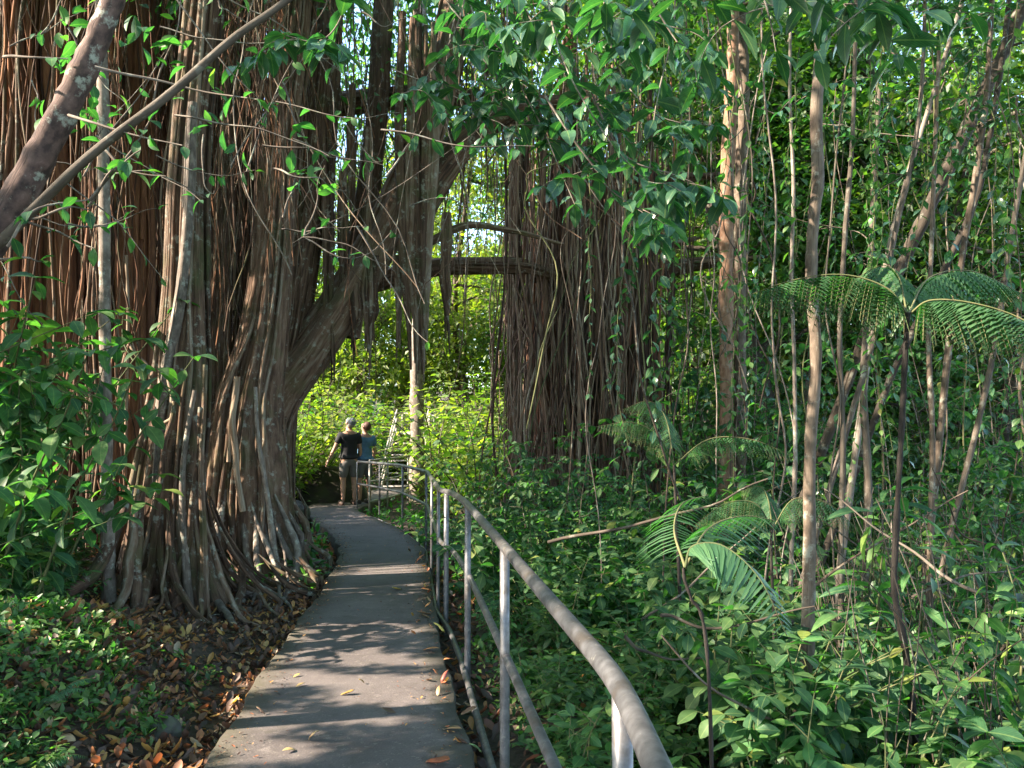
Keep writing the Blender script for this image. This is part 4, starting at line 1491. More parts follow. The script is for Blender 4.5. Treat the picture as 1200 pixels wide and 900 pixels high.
FT = [proto(forest_tree(11, .16, 3.0, 26, 5, 60, .17, .18), M['brownbark'], M['far']) for i in range(3)]
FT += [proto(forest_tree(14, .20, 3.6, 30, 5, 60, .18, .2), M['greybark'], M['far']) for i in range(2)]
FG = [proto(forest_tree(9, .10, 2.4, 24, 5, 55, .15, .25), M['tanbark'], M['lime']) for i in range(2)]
for q in range(46):
    lime = q % 5 == 0
    Y = RS.uniform(19, 40) if q > 8 else RS.uniform(15.5, 20)
    x = RS.uniform(-.72 * Y, .74 * Y) if q > 8 else RS.uniform(.24 * Y, .72 * Y)
    if x < -.3 and Y < 31:
        x, Y = (x - 4, Y + 14) if q % 2 else (-x + 2, Y)
    me = (FG if lime else FT)[RS.integers(2 if lime else 5)]
    side = 'right' if x > 0 else 'left'
    lab = ('yellow green' if lime else 'dark green') + ' forest tree standing far back on the ' + side
    t = thing('forest_tree', lab, 'tree', (x, Y, float(H(x, Y))), RS.random() * 6.28, lab.replace('tree', 'trees').replace(' standing', ''), RS.uniform(.85, 1.25))
    link('trunk', me[0], t)
    link('crown', me[1], t)

for q in range(12):
    Y = RS.uniform(15.5, 25)
    x = RS.uniform(.2, .72) * Y
    t = thing('forest_tree', 'dark green forest tree standing in the thicket on the right', 'tree', (x, Y, float(H(x, Y))), RS.random() * 6.28, 'dark green trees in the right thicket', RS.uniform(.9, 1.3))
    me = FT[q % 5]
    link('trunk', me[0], t)
    link('crown', me[1], t)
for q in range(11):
    Y = RS.uniform(26, 34)
    x = (RS.uniform(330, 650) - 600) / F * Y
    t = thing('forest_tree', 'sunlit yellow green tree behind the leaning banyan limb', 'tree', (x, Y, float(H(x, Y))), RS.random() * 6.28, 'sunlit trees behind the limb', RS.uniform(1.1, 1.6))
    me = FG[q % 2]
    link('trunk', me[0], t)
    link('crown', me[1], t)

# lone slender trees whose trunks show clearly


def trunk_tree(label, px, Y, widths, mat, limbs=6, crown='teal', k=14, tw=.9, leaf=.13, ln=1.2, start=.55, name='slender_tree'):
    Yp = np.broadcast_to(np.asarray(Y, float), (len(px),))
    pts = np.array([P(x, y, yy) for (x, y), yy in zip(px, Yp)])
    rad = np.array([wd / 2 / F * yy for wd, yy in zip(widths, Yp)])
    b = pts[0].copy()
    d = norm(pts[0] - pts[1])
    g = float(H(b[0], b[1])) - .1
    if b[2] > g:
        s = min((b[2] - g) / max(-d[2], .3), 3)
        b = b + d * s
        b[2] = g
        pts = np.vstack([b, pts])
        rad = np.concatenate([[rad[0] * 1.15], rad])
    c, r = smooth_curve(pts, 60, rad)
    c = c + wob(60, .006)
    t = thing(name, label, 'tree', (float(pts[0][0]), float(pts[0][1]), float(H(pts[0][0], pts[0][1]))))
    flv = 1 + .05 * RS.normal(0, 1, (60, 1)) * np.ones((1, k)) + .05 * RS.normal(0, 1, (60, k))
    part('trunk', Buf().tube(c, r, k, RS.random(), flv), mat, t)
    Lf = Buf()
    for q in range(limbs):
        S = Buf()
        i = int(RS.uniform(start, 1) * 59)
        a = RS.random() * 2 * PI
        tp = stem_pts(c[i], (math.cos(a), math.sin(a), RS.uniform(0, .7)), ln * RS.uniform(.5, 1.2), 14, .7, sag=.1)
        leafy(S, Lf, tp, max(r[i] * .25, .005), 'ell', leaf, .09, .25, droop=.35, k=5)
        for w_ in range(2):
            b2 = RS.random() * 2 * PI
            leafy(S, Lf, stem_pts(tp[RS.integers(5, 12)], (math.cos(b2), math.sin(b2), .2), tw * .5, 8, .6), .004, 'ell', leaf, .08, .2, droop=.35, k=4)
        part('limb', S, mat, t)
    if limbs:
        part('crown', Lf, M[crown], t)
    return t


trunk_tree('slender pale tree with a kinked trunk among the shrubs right of the railing', [(940, 850), (946, 740), (948, 640), (950, 520), (957, 420), (951, 330), (953, 255), (958, 215), (957, 130), (963, 50), (968, -20), (976, -150)], 5.2,
           [15, 15, 14, 13, 13, 13, 14, 15, 14, 13, 11, 9], M['tanbark'], 3, start=.92)
trunk_tree('left stem of the twin tan trunks, reddish bark lightened as if sunlit', [(850, 600), (851, 480), (850, 330), (852, 200), (857, 100), (860, 0), (864, -150)], 12.0, [17, 16, 16, 16, 15, 14, 12], M['sunlit_tanbark'], 7, 'far', start=.8)
trunk_tree('right stem of the twin tan trunks, greyer and slightly thinner', [(867, 600), (868, 480), (867, 330), (868, 200), (872, 100), (868, 0), (870, -150)], 12.25, [14, 14, 14, 14, 13, 12, 11], M['tanbark'], 7, 'far', start=.8)
trunk_tree('pole like trunk rising beside the staircase, lit on its left side', [(490, 575), (489, 520), (488, 440), (492, 330), (494, 200), (494, 20), (490, -200)], 19.5, [20, 17, 16, 16, 16, 15, 14], M['greybark'], 5, 'far', start=.8)
trunk_tree('slim pale ringed trunk in front of the red banyan trunks', [(126, 640), (125, 540), (124, 420), (123, 300), (122, 160), (118, 0), (114, -160)], 7.2, [15, 14, 13, 13, 13, 12, 11], M['greybark'], 3, start=.85)
RT_ = [
    ('thick grey leaning trunk at upper right reaching to the top edge', [(985, 470), (1020, 380), (1058, 310), (1110, 200), (1150, 115), (1185, 40), (1230, -80)], 9.0, [16, 18, 20, 22, 22, 20, 18], 'brownbark'),
    ('brown leaning trunk beside the thick grey one at upper right', [(1000, 560), (1050, 430), (1105, 320), (1145, 230), (1165, 130), (1180, 20), (1190, -120)], 8.4, [11, 11, 11, 10, 9, 8, 7], 'brownbark'),
    ('straight brown stem at upper right, nearly upright', [(1090, 620), (1110, 420), (1128, 300), (1146, 190), (1158, 80), (1166, -100)], 8.0, [11, 11, 10, 10, 9, 8], 'tanbark'),
    ('pale thin stem slanting up through the middle of the right thicket', [(1000, 480), (1030, 380), (1050, 280), (1072, 180), (1080, 80), (1084, -80)], 7.4, [9, 8, 8, 7, 6, 6], 'greybark'),
    ('white slanting stem in the right thicket, left of the pale thin one', [(1004, 520), (1020, 400), (1042, 290), (1066, 200), (1100, 90), (1140, -40)], 7.9, [11, 10, 9, 8, 7, 6], 'greybark'),
    ('thin brown stem curving right at the right edge', [(1120, 600), (1150, 480), (1170, 380), (1190, 250), (1215, 100), (1230, -60)], 7.0, [9, 9, 8, 8, 7, 6], 'brownbark'),
    ('thin grey stem standing left of the slender pale tree', [(928, 640), (932, 540), (930, 430), (927, 330), (930, 220), (926, 100), (930, -60)], 7.2, [7, 7, 6, 6, 6, 5, 5], 'greybark'),
    ('dim brown stem between the slender pale tree and the black fern stem', [(985, 760), (985, 640), (988, 520), (984, 400), (990, 280), (1000, 150), (1006, -60)], 7.0, [11, 10, 9, 8, 8, 7, 6], 'brownbark'),
    ('dim upright stem left of the black stemmed tree fern, low in the thicket', [(1013, 780), (1015, 660), (1018, 560), (1012, 440), (1020, 300), (1030, 100)], 7.6, [14, 13, 12, 11, 10, 8], 'brownbark'),
    ('tan stem just right of the black fern stem', [(1088, 800), (1090, 660), (1092, 520), (1088, 400), (1094, 260), (1100, 60)], 6.6, [11, 10, 9, 8, 7, 6], 'tanbark'),
]
for lab, px, Y, wd, mt in RT_:
    trunk_tree(lab, px, Y, np.array(wd) * .72, M[mt], 4, 'gloss', start=.7, leaf=.11)

# leaning tree at upper left, rooted outside the frame on the left
lt = trunk_tree('thick pinkish lichened trunk leaning across the upper left corner', [(-360, 860), (-240, 640), (-120, 440), (0, 262), (62, 150), (104, 66), (140, -15), (200, -140)], 3.9, [42, 40, 38, 36, 32, 29, 26, 22], M['pinkbark'], 3, 'gloss', start=.9, name='leaning_tree')
S, Lf = Buf(), Buf()
c, r = smooth_curve([P(-40, 320, 3.9), P(0, 283, 3.8), P(40, 245, 3.75), P(110, 178, 3.7), P(200, 108, 3.7), P(270, 48, 3.7), P(335, 2, 3.7), P(420, -70, 3.7)], 30, [.03, .026, .024, .022, .02, .018, .016, .012])
part('branch', Buf().tube(c + wob(30, .006), r, 9), M['brownbark'], lt)
TW = [[(10, 290), (40, 245), (108, 235)], [(18, 255), (60, 270), (110, 290)], [(20, 258), (70, 245), (105, 247)], [(0, 66), (40, 68), (78, 68)], [(112, 78), (170, 92), (240, 108), (300, 116)],
      [(80, 135), (130, 150), (215, 172)], [(118, 170), (150, 200), (195, 207)], [(100, 240), (130, 205), (165, 178)], [(0, 304), (30, 303), (50, 306)], [(105, 236), (150, 180), (195, 108)]]
for px in TW:
    c = smooth_curve([P(x, y, 3.75 + RS.uniform(-.1, .1)) for x, y in px], 14)
    part('twig', Buf().tube(c + wob(14, .006), np.linspace(.008, .003, 14), 5), M['greybark'], lt)
    for q in range(5):
        i = RS.integers(5, 14)
        Lf.leaves(LT['ell'], [c[i]], rdir(1, -.2), rnorm(1, .4), RS.uniform(.06, .11))
for (x, y, n) in ((105, 130, 14), (115, 60, 10), (205, 60, 10), (250, 110, 8), (85, 40, 10), (62, 150, 5), (265, 150, 5), (150, 30, 8)):
    p = P(x, y, 4.2)
    Lf.leaves(LT['ell'], p + RS.normal(0, .07, (n, 3)), rdir(n, -.25), rnorm(n, .4), RS.uniform(.07, .13, n))
for q in range(46):
    x0, y0 = RS.uniform(-20, 480), RS.uniform(-40, 290)
    a = RS.normal(0, .7)
    ln = RS.uniform(60, 190)
    Y = RS.uniform(3.9, 6.5)
    px = [(x0, y0), (x0 + ln * .5 * math.cos(a), y0 + ln * .5 * math.sin(a) + RS.normal(0, 9)), (x0 + ln * math.cos(a), y0 + ln * math.sin(a) + RS.normal(0, 22))]
    c = smooth_curve([P(x, y, Y + RS.uniform(-.1, .1)) for x, y in px], 16)
    part('twig', Buf().tube(c + wob(16, .012), np.linspace(.006, .002, 16), 4), M['greybark'], lt)
    for w_ in range(RS.integers(0, 8)):
        i = RS.integers(4, 16)
        Lf.leaves(LT['ell'], [c[i]], rdir(1, -.2), rnorm(1, .4), RS.uniform(.06, .12))
part('foliage', Lf, M['teal'], lt)

# glossy tree overhanging from the top: rooted right of the camera, outside the frame
ot = thing('overhanging_tree', 'tree with large glossy leaves hanging over the path into the top of the photo', 'tree', (2.6, .2, float(H(2.6, .2))))
tr, rr = smooth_curve([(2.6, .2, -1.0), (2.5, .4, 1.5), (2.3, 1.0, 3.6), (1.6, 2.4, 4.8), (.6, 3.8, 5.2), (-.6, 5.2, 5.3)], 40, [.11, .10, .085, .065, .05, .03])
part('trunk', Buf().tube(tr + wob(40, .02), rr, 12), M['greybark'], ot)
S, Lf = Buf(), Buf()
S2, Lf2 = Buf(), Buf()


def spray(S, Lf, px, Y, size, step=.07, tpl='ell', r=.007):
    c = smooth_curve([P(x, y, Y + dy) for (x, y, dy) in px], 22)
    leafy(S, Lf, c + wob(22, .01), r, tpl, size, step, .12, droop=.45, end_tuft=4, k=5)
    for q in range(4):
        i = RS.integers(5, 20)
        a = RS.random() * 6.28
        leafy(S, Lf, stem_pts(c[i], (math.cos(a), math.sin(a) * .6, -.25), RS.uniform(.2, .45), 8, .6, sag=.3), r * .5, tpl, size, step * .85, .2, droop=.5, k=4)


for px, Y, sz in (([(560, -90, 0), (620, 20, 0), (690, 110, 0), (760, 190, .1)], 4.6, .15), ([(640, -90, .2), (650, 40, .1), (700, 150, 0), (780, 235, 0)], 4.3, .16), ([(480, -90, 0), (530, 10, 0), (600, 70, 0), (640, 140, 0)], 5.0, .15),
                  ([(720, -90, 0), (760, 0, 0), (800, 50, 0), (815, 95, 0)], 4.0, .17), ([(600, -80, .3), (600, 60, .2), (640, 160, .1), (670, 240, 0)], 4.9, .15), ([(520, -80, 0), (570, 60, 0), (620, 150, 0), (700, 190, 0)], 5.2, .15),
                  ([(700, -80, 0), (720, 60, .1), (760, 130, 0), (840, 150, 0)], 4.8, .14), ([(560, -80, .3), (540, 20, 0), (500, 90, 0), (470, 110, 0)], 5.0, .14), ([(420, -80, 0), (400, 20, 0), (370, 50, 0), (335, 40, 0)], 4.6, .16),
                  ([(780, -80, 0), (790, 20, 0), (770, 120, 0), (760, 220, 0)], 4.5, .15), ([(690, 100, 0), (740, 180, 0), (790, 210, 0), (810, 215, 0)], 4.4, .16), ([(640, 110, 0), (690, 190, 0), (715, 225, 0), (755, 250, 0)], 4.2, .15),
                  ([(660, -60, .5), (700, 20, .5), (740, 60, .4), (700, 100, .3)], 5.6, .15), ([(600, -60, .5), (560, 40, .5), (580, 100, .4), (560, 170, .3)], 5.9, .14), ([(800, -60, .5), (830, 40, .5), (800, 120, .4), (820, 190, .3)], 5.6, .14)):
    S = Buf()
    spray(S, Lf, px, Y, sz * .95, .066)
    part('twig', S, M['greybark'], ot)
for px, Y, sz in (([(850, -90, 0), (880, -20, 0), (900, 20, 0), (912, 60, 0)], 3.4, .17), ([(1000, -90, 0), (1010, -30, 0), (1024, 0, 0), (1030, 12, 0)], 3.2, .19), ([(960, -90, 0), (970, -30, 0), (985, 0, 0), (990, 10, 0)], 3.6, .16)):
    S2 = Buf()
    spray(S2, Lf2, px, Y, sz * .88, .10, 'narrow')
    part('twig', S2, M['greybark'], ot)
part('foliage', Lf, M['gloss'], ot)
part('foliage', Lf2, M['gloss'], ot)


# ------------------------------------------------------------------ the named ferns
def frond_px(S, Lf, px, Y, pw, npair, bip, r=.006):
    c = smooth_curve([P(x, y, Y + dy) for (x, y, dy) in px], 26)
    frond(S, Lf, c, pw, npair, bip, r)


def fern_thing(label, base_px, fronds, Y, pw, npair, bip, stipe, leafm='fern', stipe_r=None):
    pts = [P(x, y, Y) for (x, y) in stipe]
    b = np.array(pts[0])
    g = float(H(b[0], b[1]))
    t = thing('tree_fern' if stipe_r else 'fern', label, 'fern', (float(b[0]), float(b[1]), g))
    b[2] = min(b[2], g - .08)
    c = smooth_curve([b] + pts[1:], 40)
    S, Lf = Buf(), Buf()
    rr = stipe_r or .008
    part('stem', Buf().tube(c + wob(40, .004), rr * np.linspace(1.15, .85, 40) * (1 + .12 * RS.normal(0, 1, 40)), 9), M['darkstem'], t)
    for f in fronds:
        frond_px(S, Lf, f, Y, pw, npair, bip)
    part('rachis', S, M['stem'], t)
    part('frond', Lf, M[leafm], t)
    return t


fern_thing('tall black stemmed tree fern whose feathery fronds arch left and right', None,
           [[(1063, 368, 0), (1040, 338, .0), (990, 322, .05), (930, 328, .1), (862, 352, .15)], [(1066, 368, 0), (1090, 352, -.1), (1140, 355, -.2), (1200, 375, -.3), (1260, 420, -.4)],
            [(1063, 368, 0), (1052, 322, .5), (1030, 312, 1.0), (990, 335, 1.5)], [(1064, 368, 0), (1090, 325, .5), (1140, 318, .9), (1200, 345, 1.3)]],
           4.4, .29, 44, True, [(1085, 930), (1062, 780), (1048, 700), (1050, 640), (1055, 540), (1060, 440), (1065, 366)], stipe_r=.017)
fern_thing('feathery fern with a frond arching down to the right beside the slender pale tree', None,
           [[(803, 665, 0), (812, 640, 0), (848, 640, -.05), (890, 678, -.15), (922, 745, -.3)], [(803, 665, 0), (830, 620, .2), (870, 605, .4), (910, 610, .5)], [(803, 665, 0), (790, 620, .4), (800, 590, .8), (830, 580, 1.1)]],
           3.1, .20, 30, False, [(835, 800), (826, 760), (808, 700), (803, 665)], stipe_r=.007)
fern_thing('bright fern spreading flat fronds at mid height left of the twin tan trunks', None,
           [[(790, 545, 0), (770, 510, 0), (740, 495, 0), (700, 500, 0)], [(790, 545, 0), (830, 515, 0), (880, 515, 0), (930, 535, 0)], [(790, 545, 0), (780, 490, .3), (760, 470, .6), (730, 480, .8)]],
           6.2, .17, 30, True, [(800, 760), (797, 700), (793, 620), (790, 545)], stipe_r=.012)
fern_thing('dim fern behind the slender pale tree', None,
           [[(905, 620, 0), (885, 590, 0), (850, 590, 0), (815, 615, 0)], [(905, 620, 0), (930, 585, 0), (970, 590, 0), (1005, 620, 0)], [(905, 620, 0), (900, 585, .3), (890, 570, .5), (870, 575, .6)]],
           5.6, .18, 28, True, [(905, 800), (906, 740), (906, 680), (905, 620)], stipe_r=.010)


# ------------------------------------------------------------------ lianas and tangled twigs
for q in range(46):
    Y = RS.uniform(5.5, 12)
    x0 = RS.uniform(640, 1230)
    pts = [P(x0, RS.uniform(-60, 250), Y)]
    n = 5
    x1 = x0 + RS.normal(0, 55)
    y1 = RS.uniform(420, 860)
    for f in (.3, .6, 1):
        pts.append(P(x0 + (x1 - x0) * f + RS.normal(0, 16), pts and (100 + (y1 - 100) * f), Y + RS.normal(0, .2)))
    c = smooth_curve(pts, 30)
    side = 'left' if x0 < 850 else 'right'
    rad = RS.uniform(.004, .010)
    lonely('liana', Buf().tube(c + wob(30, .06, 5), rad, 5), M[('brownbark', 'greybark', 'stem', 'tanbark')[q % 4]],
           'thin bare liana hanging slack through the thicket %s of the twin tan trunks' % side, 'liana', tuple(float(v) for v in c[-1]), 'lianas %s of the twin trunks' % side)
for q in range(26):
    Y = RS.uniform(5.2, 10)
    x0 = RS.uniform(690, 1210)
    S, Lf = Buf(), Buf()
    c = smooth_curve([P(x0, RS.uniform(-60, 120), Y), P(x0 + RS.normal(0, 15), 260, Y), P(x0 + RS.normal(0, 25), RS.uniform(420, 640), Y)], 30) + wob(30, .05, 5)
    leafy(S, Lf, c, .005, ('small', 'ell', 'broad')[q % 3], (.07, .10, .10)[q % 3], .06, .05, droop=.6, k=4)
    side = 'left' if x0 < 850 else 'right'
    t = thing('leafy_vine', 'leafy vine hanging down through the thicket %s of the twin tan trunks' % side, 'vine', tuple(float(v) for v in c[-1]), 0, 'leafy vines %s of the twin trunks' % side)
    part('stem', S, M['stem'], t)
    part('foliage', Lf, M['gloss' if q % 2 else 'mid'], t)
for q in range(22):
    Y = RS.uniform(4.0, 8)
    x0, y0 = RS.uniform(620, 1200), RS.uniform(620, 880)
    p0, p1 = P(x0, y0, Y), P(x0 + RS.uniform(80, 260) * RS.choice([-1, 1]), y0 + RS.uniform(-160, 60), Y + RS.normal(0, .5))
    c = smooth_curve([p0, (p0 + p1) / 2 + RS.normal(0, .08, 3), p1], 16)
    if min(c[:, 0] - rail_x(c[:, 1])) < .25:
        continue
    lonely('fallen_branch', Buf().tube(c + wob(16, .02), np.linspace(.011, .004, 16), 6), M[('brownbark', 'tanbark')[q % 2]], 'thin dead branch caught slanting among the shrubs right of the railing', 'branch', tuple(float(v) for v in c[0]), 'dead branches among the right shrubs')
for q in range(26):
    x0, Y = RS.uniform(300, 640), RS.uniform(6.5, 10)
    pts = [P(x0, -80, Y), P(x0 + RS.normal(20, 40), 120, Y), P(x0 + RS.normal(30, 70), 260 + RS.uniform(0, 120), Y)]
    c = smooth_curve(pts, 26)
    lonely('liana', Buf().tube(c + wob(26, .08, 4), RS.uniform(.003, .006), 5), M['greybark' if q % 2 else 'root'], 'thin pale liana dangling in front of the leaning banyan limb', 'liana', tuple(float(v) for v in c[0]), 'lianas before the leaning limb')

# ------------------------------------------------------------------ ground cover, litter (stuff)
def cover(n, xf, ylo, yhi, size, per=6, mat='cover', name='ground_cover', lift=.05):
    y = RS.uniform(ylo, yhi, n)
    x = xf(y, RS.random(n))
    b = Buf()
    keep = (x < np.interp(y, PY, PL) - .08) | (x > np.interp(y, PY, PR) + .10)
    x, y = x[keep], y[keep]
    dens = n2(x, y, 2.2) > -.4
    x, y = x[dens], y[dens]
    z = H(x, y)
    m_ = len(x)
    c = np.repeat(np.stack([x, y, z], -1), per, 0) + RS.normal(0, .035, (m_ * per, 3)) * np.array([1, 1, .2])
    c[:, 2] += RS.uniform(.0, lift * 2, m_ * per)
    b.leaves(LT['small'], c, rdir(m_ * per, .25), rnorm(m_ * per, .4), size * RS.uniform(.6, 1.3, m_ * per))
    o = link(name, b.mesh(name, M[mat]))
    return tag(o, kind='stuff')


tag(cover(4200, lambda y, u: np.interp(y, PY, PL) - .35 - 2.9 * u ** .8, 2.4, 5.8, .058, 5), 'carpet of tiny green plants on the bank left of the path', 'ground cover')
tag(cover(3600, lambda y, u: np.interp(y, PY, PR) + .22 + 5.5 * u, 2.0, 9, .06, 7), 'carpet of small green plants under the shrubs right of the railing', 'ground cover')
tag(cover(5000, lambda y, u: (u - .5) * 1.4 * y, 8.5, 26, .12, 6, lift=.12), 'low green growth covering the forest floor farther back', 'ground cover')


def litter(n, xf, ylo, yhi, name='leaf_litter', lo=.045, hi=.12):
    y = RS.uniform(ylo, yhi, n)
    x = xf(y, RS.random(n))
    keep = (x < np.interp(y, PY, PL) - .01) | (x > np.interp(y, PY, PR) + .0)
    x, y = x[keep], y[keep]
    m_ = len(x)
    b = Buf()
    for k_, tp in enumerate(('dry', 'curl', 'curl2')):
        s = slice(k_, None, 3)
        xx, yy = x[s], y[s]
        z = H(xx, yy) + .012 + RS.uniform(0, .02, len(xx))
        a = RS.random(len(xx)) * 6.28
        b.leaves(LT[tp], np.stack([xx, yy, z], -1), np.stack([np.cos(a), np.sin(a), RS.normal(0, .18, len(xx))], -1), rnorm(len(xx), .3), lo + (hi - lo) * RS.random(len(xx)) ** 1.1)
    o = link(name, b.mesh(name, M['litter']))
    return tag(o, kind='stuff')


tag(litter(13500, lambda y, u: np.interp(y, PY, PL) - 2.6 * u ** 1.5, 2.8, 14, lo=.03, hi=.11), 'brown and orange dead leaves between the banyan roots and the path', 'leaf litter')
tag(litter(3800, lambda y, u: np.interp(y, PY, PR) + 2.6 * u ** 1.6, 2.0, 14), 'brown dead leaves on the ground under the railing', 'leaf litter')
tag(litter(2800, lambda y, u: -.36 * y - 1.7 * u - .2, 2.6, 6.2, lo=.035, hi=.13), 'dead leaves strewn over the bank at lower left', 'leaf litter')

# crumbs of bark, twig and leaf along the two edges of the concrete
y = RS.uniform(2.6, 15, 2600)
u = np.where(RS.random(2600) < .5, np.abs(RS.normal(0, .09, 2600)), 1 - np.abs(RS.normal(0, .11, 2600)))
u = np.where(RS.random(2600) < .12, RS.random(2600), u)
L0, R0 = np.interp(y, PY, PL) + .02, np.interp(y, PY, PR) - .02
x = L0 + (R0 - L0) * np.clip(u, 0, 1)
b = Buf()
a = RS.random(2600) * 6.28
b.leaves(LT['dry'], np.stack([x, y, 0 * x + .006], -1), np.stack([np.cos(a), np.sin(a), 0 * a], -1), rnorm(2600, .12), .006 + .026 * RS.random(2600) ** 2.5)
tag(link('path_debris', b.mesh('path_debris', M['litter'])), 'crumbs of leaf and bark scattered along the edges of the concrete', 'debris', None, 'stuff')

# ------------------------------------------------------------------ single fallen leaves on the concrete
LM = {}
for nm, col in (('yellow', (.42, .26, .03)), ('orange', (.42, .13, .03)), ('tan', (.33, .20, .09)), ('brown', (.15, .07, .04)), ('green', (.07, .13, .05)), ('red', (.32, .06, .025))):
    LM[nm] = leaf_mat('fallen_' + nm, [(0, tuple(v * .8 for v in col)), (1, tuple(min(v * 1.2, 1) for v in col))], trans=(1, .8, .4), rough=.55, tf=.12)
FL = [('yellow', 399, 815, .075, 'yellow fallen leaf lying on the path at the near edge of the sunlit patch'), ('tan', 357, 803, .055, 'small tan fallen leaf on the left half of the path'),
      ('yellow', 420, 803, .05, 'small yellow fallen leaf in the sunlit patch'), ('brown', 464, 836, .075, 'dark brown fallen leaf in the middle of the path past the sunlit patch'),
      ('tan', 331, 884, .065, 'tan fallen leaf at the near left of the path'), ('tan', 374, 871, .085, 'curled tan fallen leaf near the bottom edge of the photo'),
      ('orange', 499, 893, .15, 'long orange fallen leaf at the bottom of the photo'), ('tan', 541, 860, .10, 'long tan fallen leaf beside the bottom rail'), ('green', 550, 885, .075, 'green fallen leaf beside the bottom rail'),
      ('yellow', 470, 691, .10, 'yellow fallen leaf far along the path near its middle'), ('orange', 493, 693, .10, 'orange fallen leaf far along the path near its right edge'), ('red', 526, 797, .09, 'red fallen leaf at the right edge of the path by the sunlit patch'),
      ('brown', 540, 838, .09, 'brown fallen leaf at the right path edge below the sunlit patch'), ('orange', 515, 765, .12, 'orange fallen leaf on the right path edge beside the thin post'), ('yellow', 508, 742, .11, 'yellow fallen leaf on the right path edge beyond the thin post'),
      ('tan', 505, 720, .12, 'tan fallen leaf on the right path edge halfway along'), ('orange', 520, 778, .10, 'small orange fallen leaf on the right path edge just before the thin post'), ('orange', 498, 660, .14, 'orange fallen leaf on the far right path edge'),
      ('tan', 492, 628, .16, 'tan fallen leaf near the far bend of the path'), ('yellow', 352, 792, .045, 'tiny yellow fallen leaf left of the middle of the path'), ('brown', 300, 838, .06, 'brown fallen leaf close to the left path edge'),
      ('brown', 548, 872, .07, 'small dark fallen leaf under the near bottom rail'), ('orange', 468, 625, .10, 'small orange fallen leaf at the bend of the path')]
for k_, (nm, px, py, s, lab) in enumerate(FL):
    d = P(px, py, 1.0) - EYE
    s0 = -EYE[2] / d[2]
    x, y = EYE[0] + d[0] * s0, EYE[1] + d[1] * s0
    b = Buf()
    a = RS.normal(0, .55) + PI * (k_ % 2)
    tp = ('dry', 'ellflat', 'curl2')[k_ % 3]
    b.leaves(LT[tp], [(0, 0, 0)], (math.cos(a), math.sin(a), .0), rnorm(1, .1), s * 1.15)
    V = np.concatenate(b.V)
    b.V = [V - np.array([0, 0, V[:, 2].min() - .004])]
    me = b.mesh('fallen_leaf', LM[nm])
    sd = me  # give the leaf a little body
    o = link('fallen_leaf', me, None, (x, y, .0))
    so_ = o.modifiers.new('body', 'SOLIDIFY')
    so_.thickness = .0012
    tag(o, lab, 'leaf', 'fallen leaves on the path')
for q in range(26):
    y = RS.uniform(3.9, 11)
    x = float(np.interp(y, PY, PR)) - abs(RS.normal(0, .07)) - .02
    b = Buf()
    a = RS.random() * 6.28
    b.leaves(LT[('dry', 'curl', 'curl2')[q % 3]], [(0, 0, 0)], (math.cos(a), math.sin(a), .0), rnorm(1, .15), RS.uniform(.04, .085))
    V = np.concatenate(b.V)
    b.V = [V - np.array([0, 0, V[:, 2].min() - .004])]
    tag(link('fallen_leaf', b.mesh('fallen_leaf', LM[('orange', 'brown', 'tan', 'yellow', 'orange')[q % 5]]), None, (x, y, 0)), 'dead leaf in the loose row gathered along the right edge of the path', 'leaf', 'dead leaves gathered at the right path edge')
BL = [('brown', 68, 727, .20, 'long orange brown dead leaf lying on the left bank'), ('yellow', 118, 750, .17, 'long yellow green dead leaf lying on the left bank'), ('brown', 112, 776, .14, 'curled brown dead leaf on the left bank'),
      ('tan', 150, 792, .19, 'pale pinkish dead leaf with upturned edges on the left bank'), ('tan', 30, 715, .13, 'tan dead leaf at the far left of the bank'), ('orange', 10, 800, .13, 'orange dead leaf at the left edge of the photo'),
      ('yellow', 268, 827, .09, 'yellow dead leaf in the gap beside the path edge'), ('orange', 205, 672, .14, 'orange dead leaf at the foot of the front banyan trunk'), ('yellow', 213, 733, .13, 'yellow dead leaf lying among the banyan roots'), ('yellow', 356, 673, .16, 'yellow dead leaf close to the left path edge near the roots'),
      ('yellow', 270, 686, .15, 'yellow dead leaf on a banyan root')]
for k_, (nm, px, py, s, lab) in enumerate(BL):
    d = P(px, py, 1.0) - EYE
    ss_ = np.linspace(1.5, 14, 1500)
    pp = EYE + d * ss_[:, None]
    hit = np.argmax(pp[:, 2] < H(pp[:, 0], pp[:, 1]) + .06)
    x, y, z = pp[hit]
    b = Buf()
    a = RS.random() * 6.28
    b.leaves(LT[('curl', 'dry', 'curl2')[k_ % 3]], [(0, 0, 0)], (math.cos(a), math.sin(a), .02), rnorm(1, .12), s)
    o = link('fallen_leaf', b.mesh('fallen_leaf', LM[nm]), None, (x, y, z))
    tag(o, lab, 'leaf', 'dead leaves on the ground left of the path')
c = smooth_curve([P(40, 812, 3.75), P(75, 803, 3.8), P(115, 800, 3.9)], 14)
c[:, 2] = H(c[:, 0], c[:, 1]) + .07
lonely('fallen_branch', Buf().tube(c, np.linspace(.018, .012, 14), 8, cap=True), M['greybark'], 'short grey stick lying on the bank at lower left', 'branch', tuple(float(v) for v in c[0]))
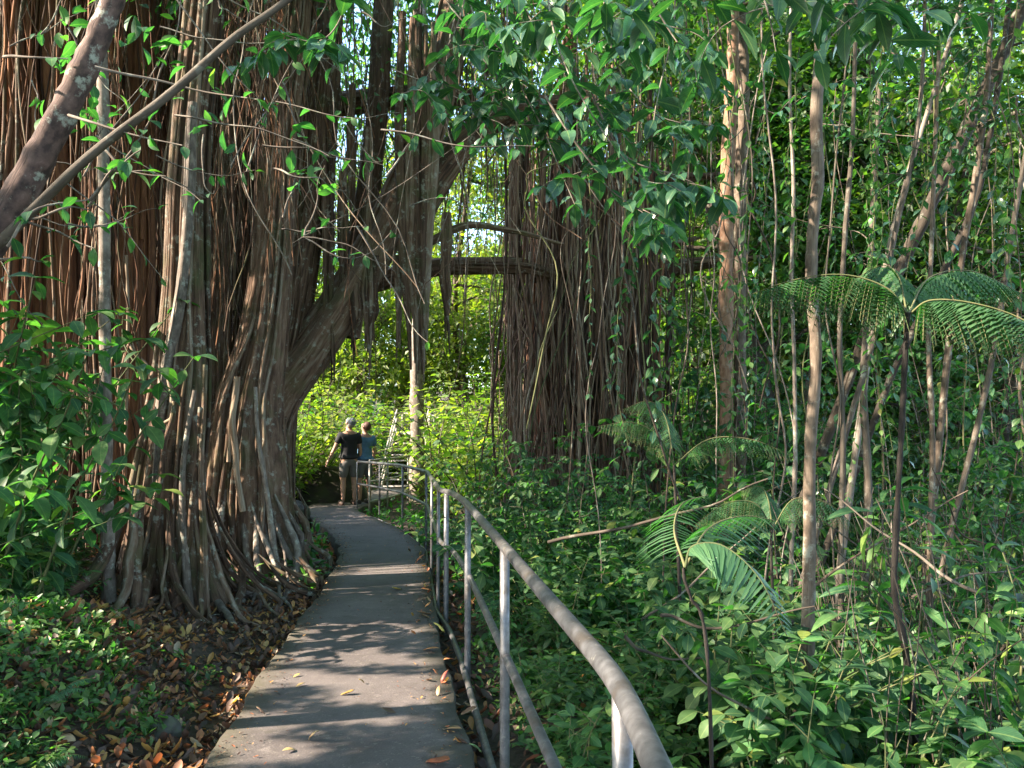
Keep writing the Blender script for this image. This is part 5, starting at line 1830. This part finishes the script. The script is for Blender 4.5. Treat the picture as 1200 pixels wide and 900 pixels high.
# ------------------------------------------------------------------ forest canopy overhead, added sun screen, far woods (stuff)
b = Buf()
nc = 4600
c = np.stack([RS.uniform(-27, 10, nc), RS.uniform(-11, 12.5, nc), RS.uniform(7.0, 12.5, nc)], -1)
keep = (n2(c[:, 0], c[:, 1], .55) > -.75)
c = c[keep]
cs = np.repeat(c, 30, 0) + RS.normal(0, .42, (len(c) * 30, 3)) * np.array([1, 1, .5])
cs = cs[lit_gap(cs, GAPS, .16)]  # openings cut along the sun's rays to place the lit patches
b.leaves(LT['kite2'], cs, rdir(len(cs), -.2), rnorm(len(cs), .45), RS.uniform(.12, .26, len(cs)))
# added leaf screen outside the frame, slit to throw sun stripes on the path
n_ = 120000
gx, gy, zz = RS.uniform(-4.5, 1.5, n_), RS.uniform(1.0, 13.5, n_), RS.uniform(2.6, 5.2, n_)
lo = np.stack([gx + zz * TO_SUN[0] / TO_SUN[2], gy + zz * TO_SUN[1] / TO_SUN[2], zz], -1)
lo = lo[lo[:, 0] < -.68 * np.maximum(lo[:, 1], 0) - .7]
lo = lo[n2(lo[:, 0] * 1.6, lo[:, 1] * 1.6 + lo[:, 2], 1.0) > -.85]
lo = lo[lit_gap(lo, GAPS, .035)]
b.leaves(LT['kite2'], lo, rdir(len(lo), -.2), rnorm(len(lo), .5), RS.uniform(.06, .11, len(lo)))
tag(link('canopy_and_sun_screen', b.mesh('canopy_and_sun_screen', M['mid'])), 'leafy forest canopy over the path, plus an added unseen leaf screen shaping the sun', 'canopy', None, 'stuff')

b = Buf()
nc = 3000
Y = RS.uniform(36, 56, nc)
c = np.stack([RS.uniform(-.75, .75, nc) * Y, Y, RS.uniform(0, 1, nc) ** 1.1 * 27], -1)
c[:, 2] += H(c[:, 0], c[:, 1])
c = c[(n2(c[:, 0] * .3, c[:, 2] * .4, 1) > np.where(c[:, 0] > 6, -.5, -.55)) | (c[:, 2] < 8)]
cloud(b, c, 1.3, 26, .38, 'kite2')
tag(link('far_woods', b.mesh('far_woods', M['far'])), 'dense green woods closing the view far behind', 'woods', None, 'stuff')
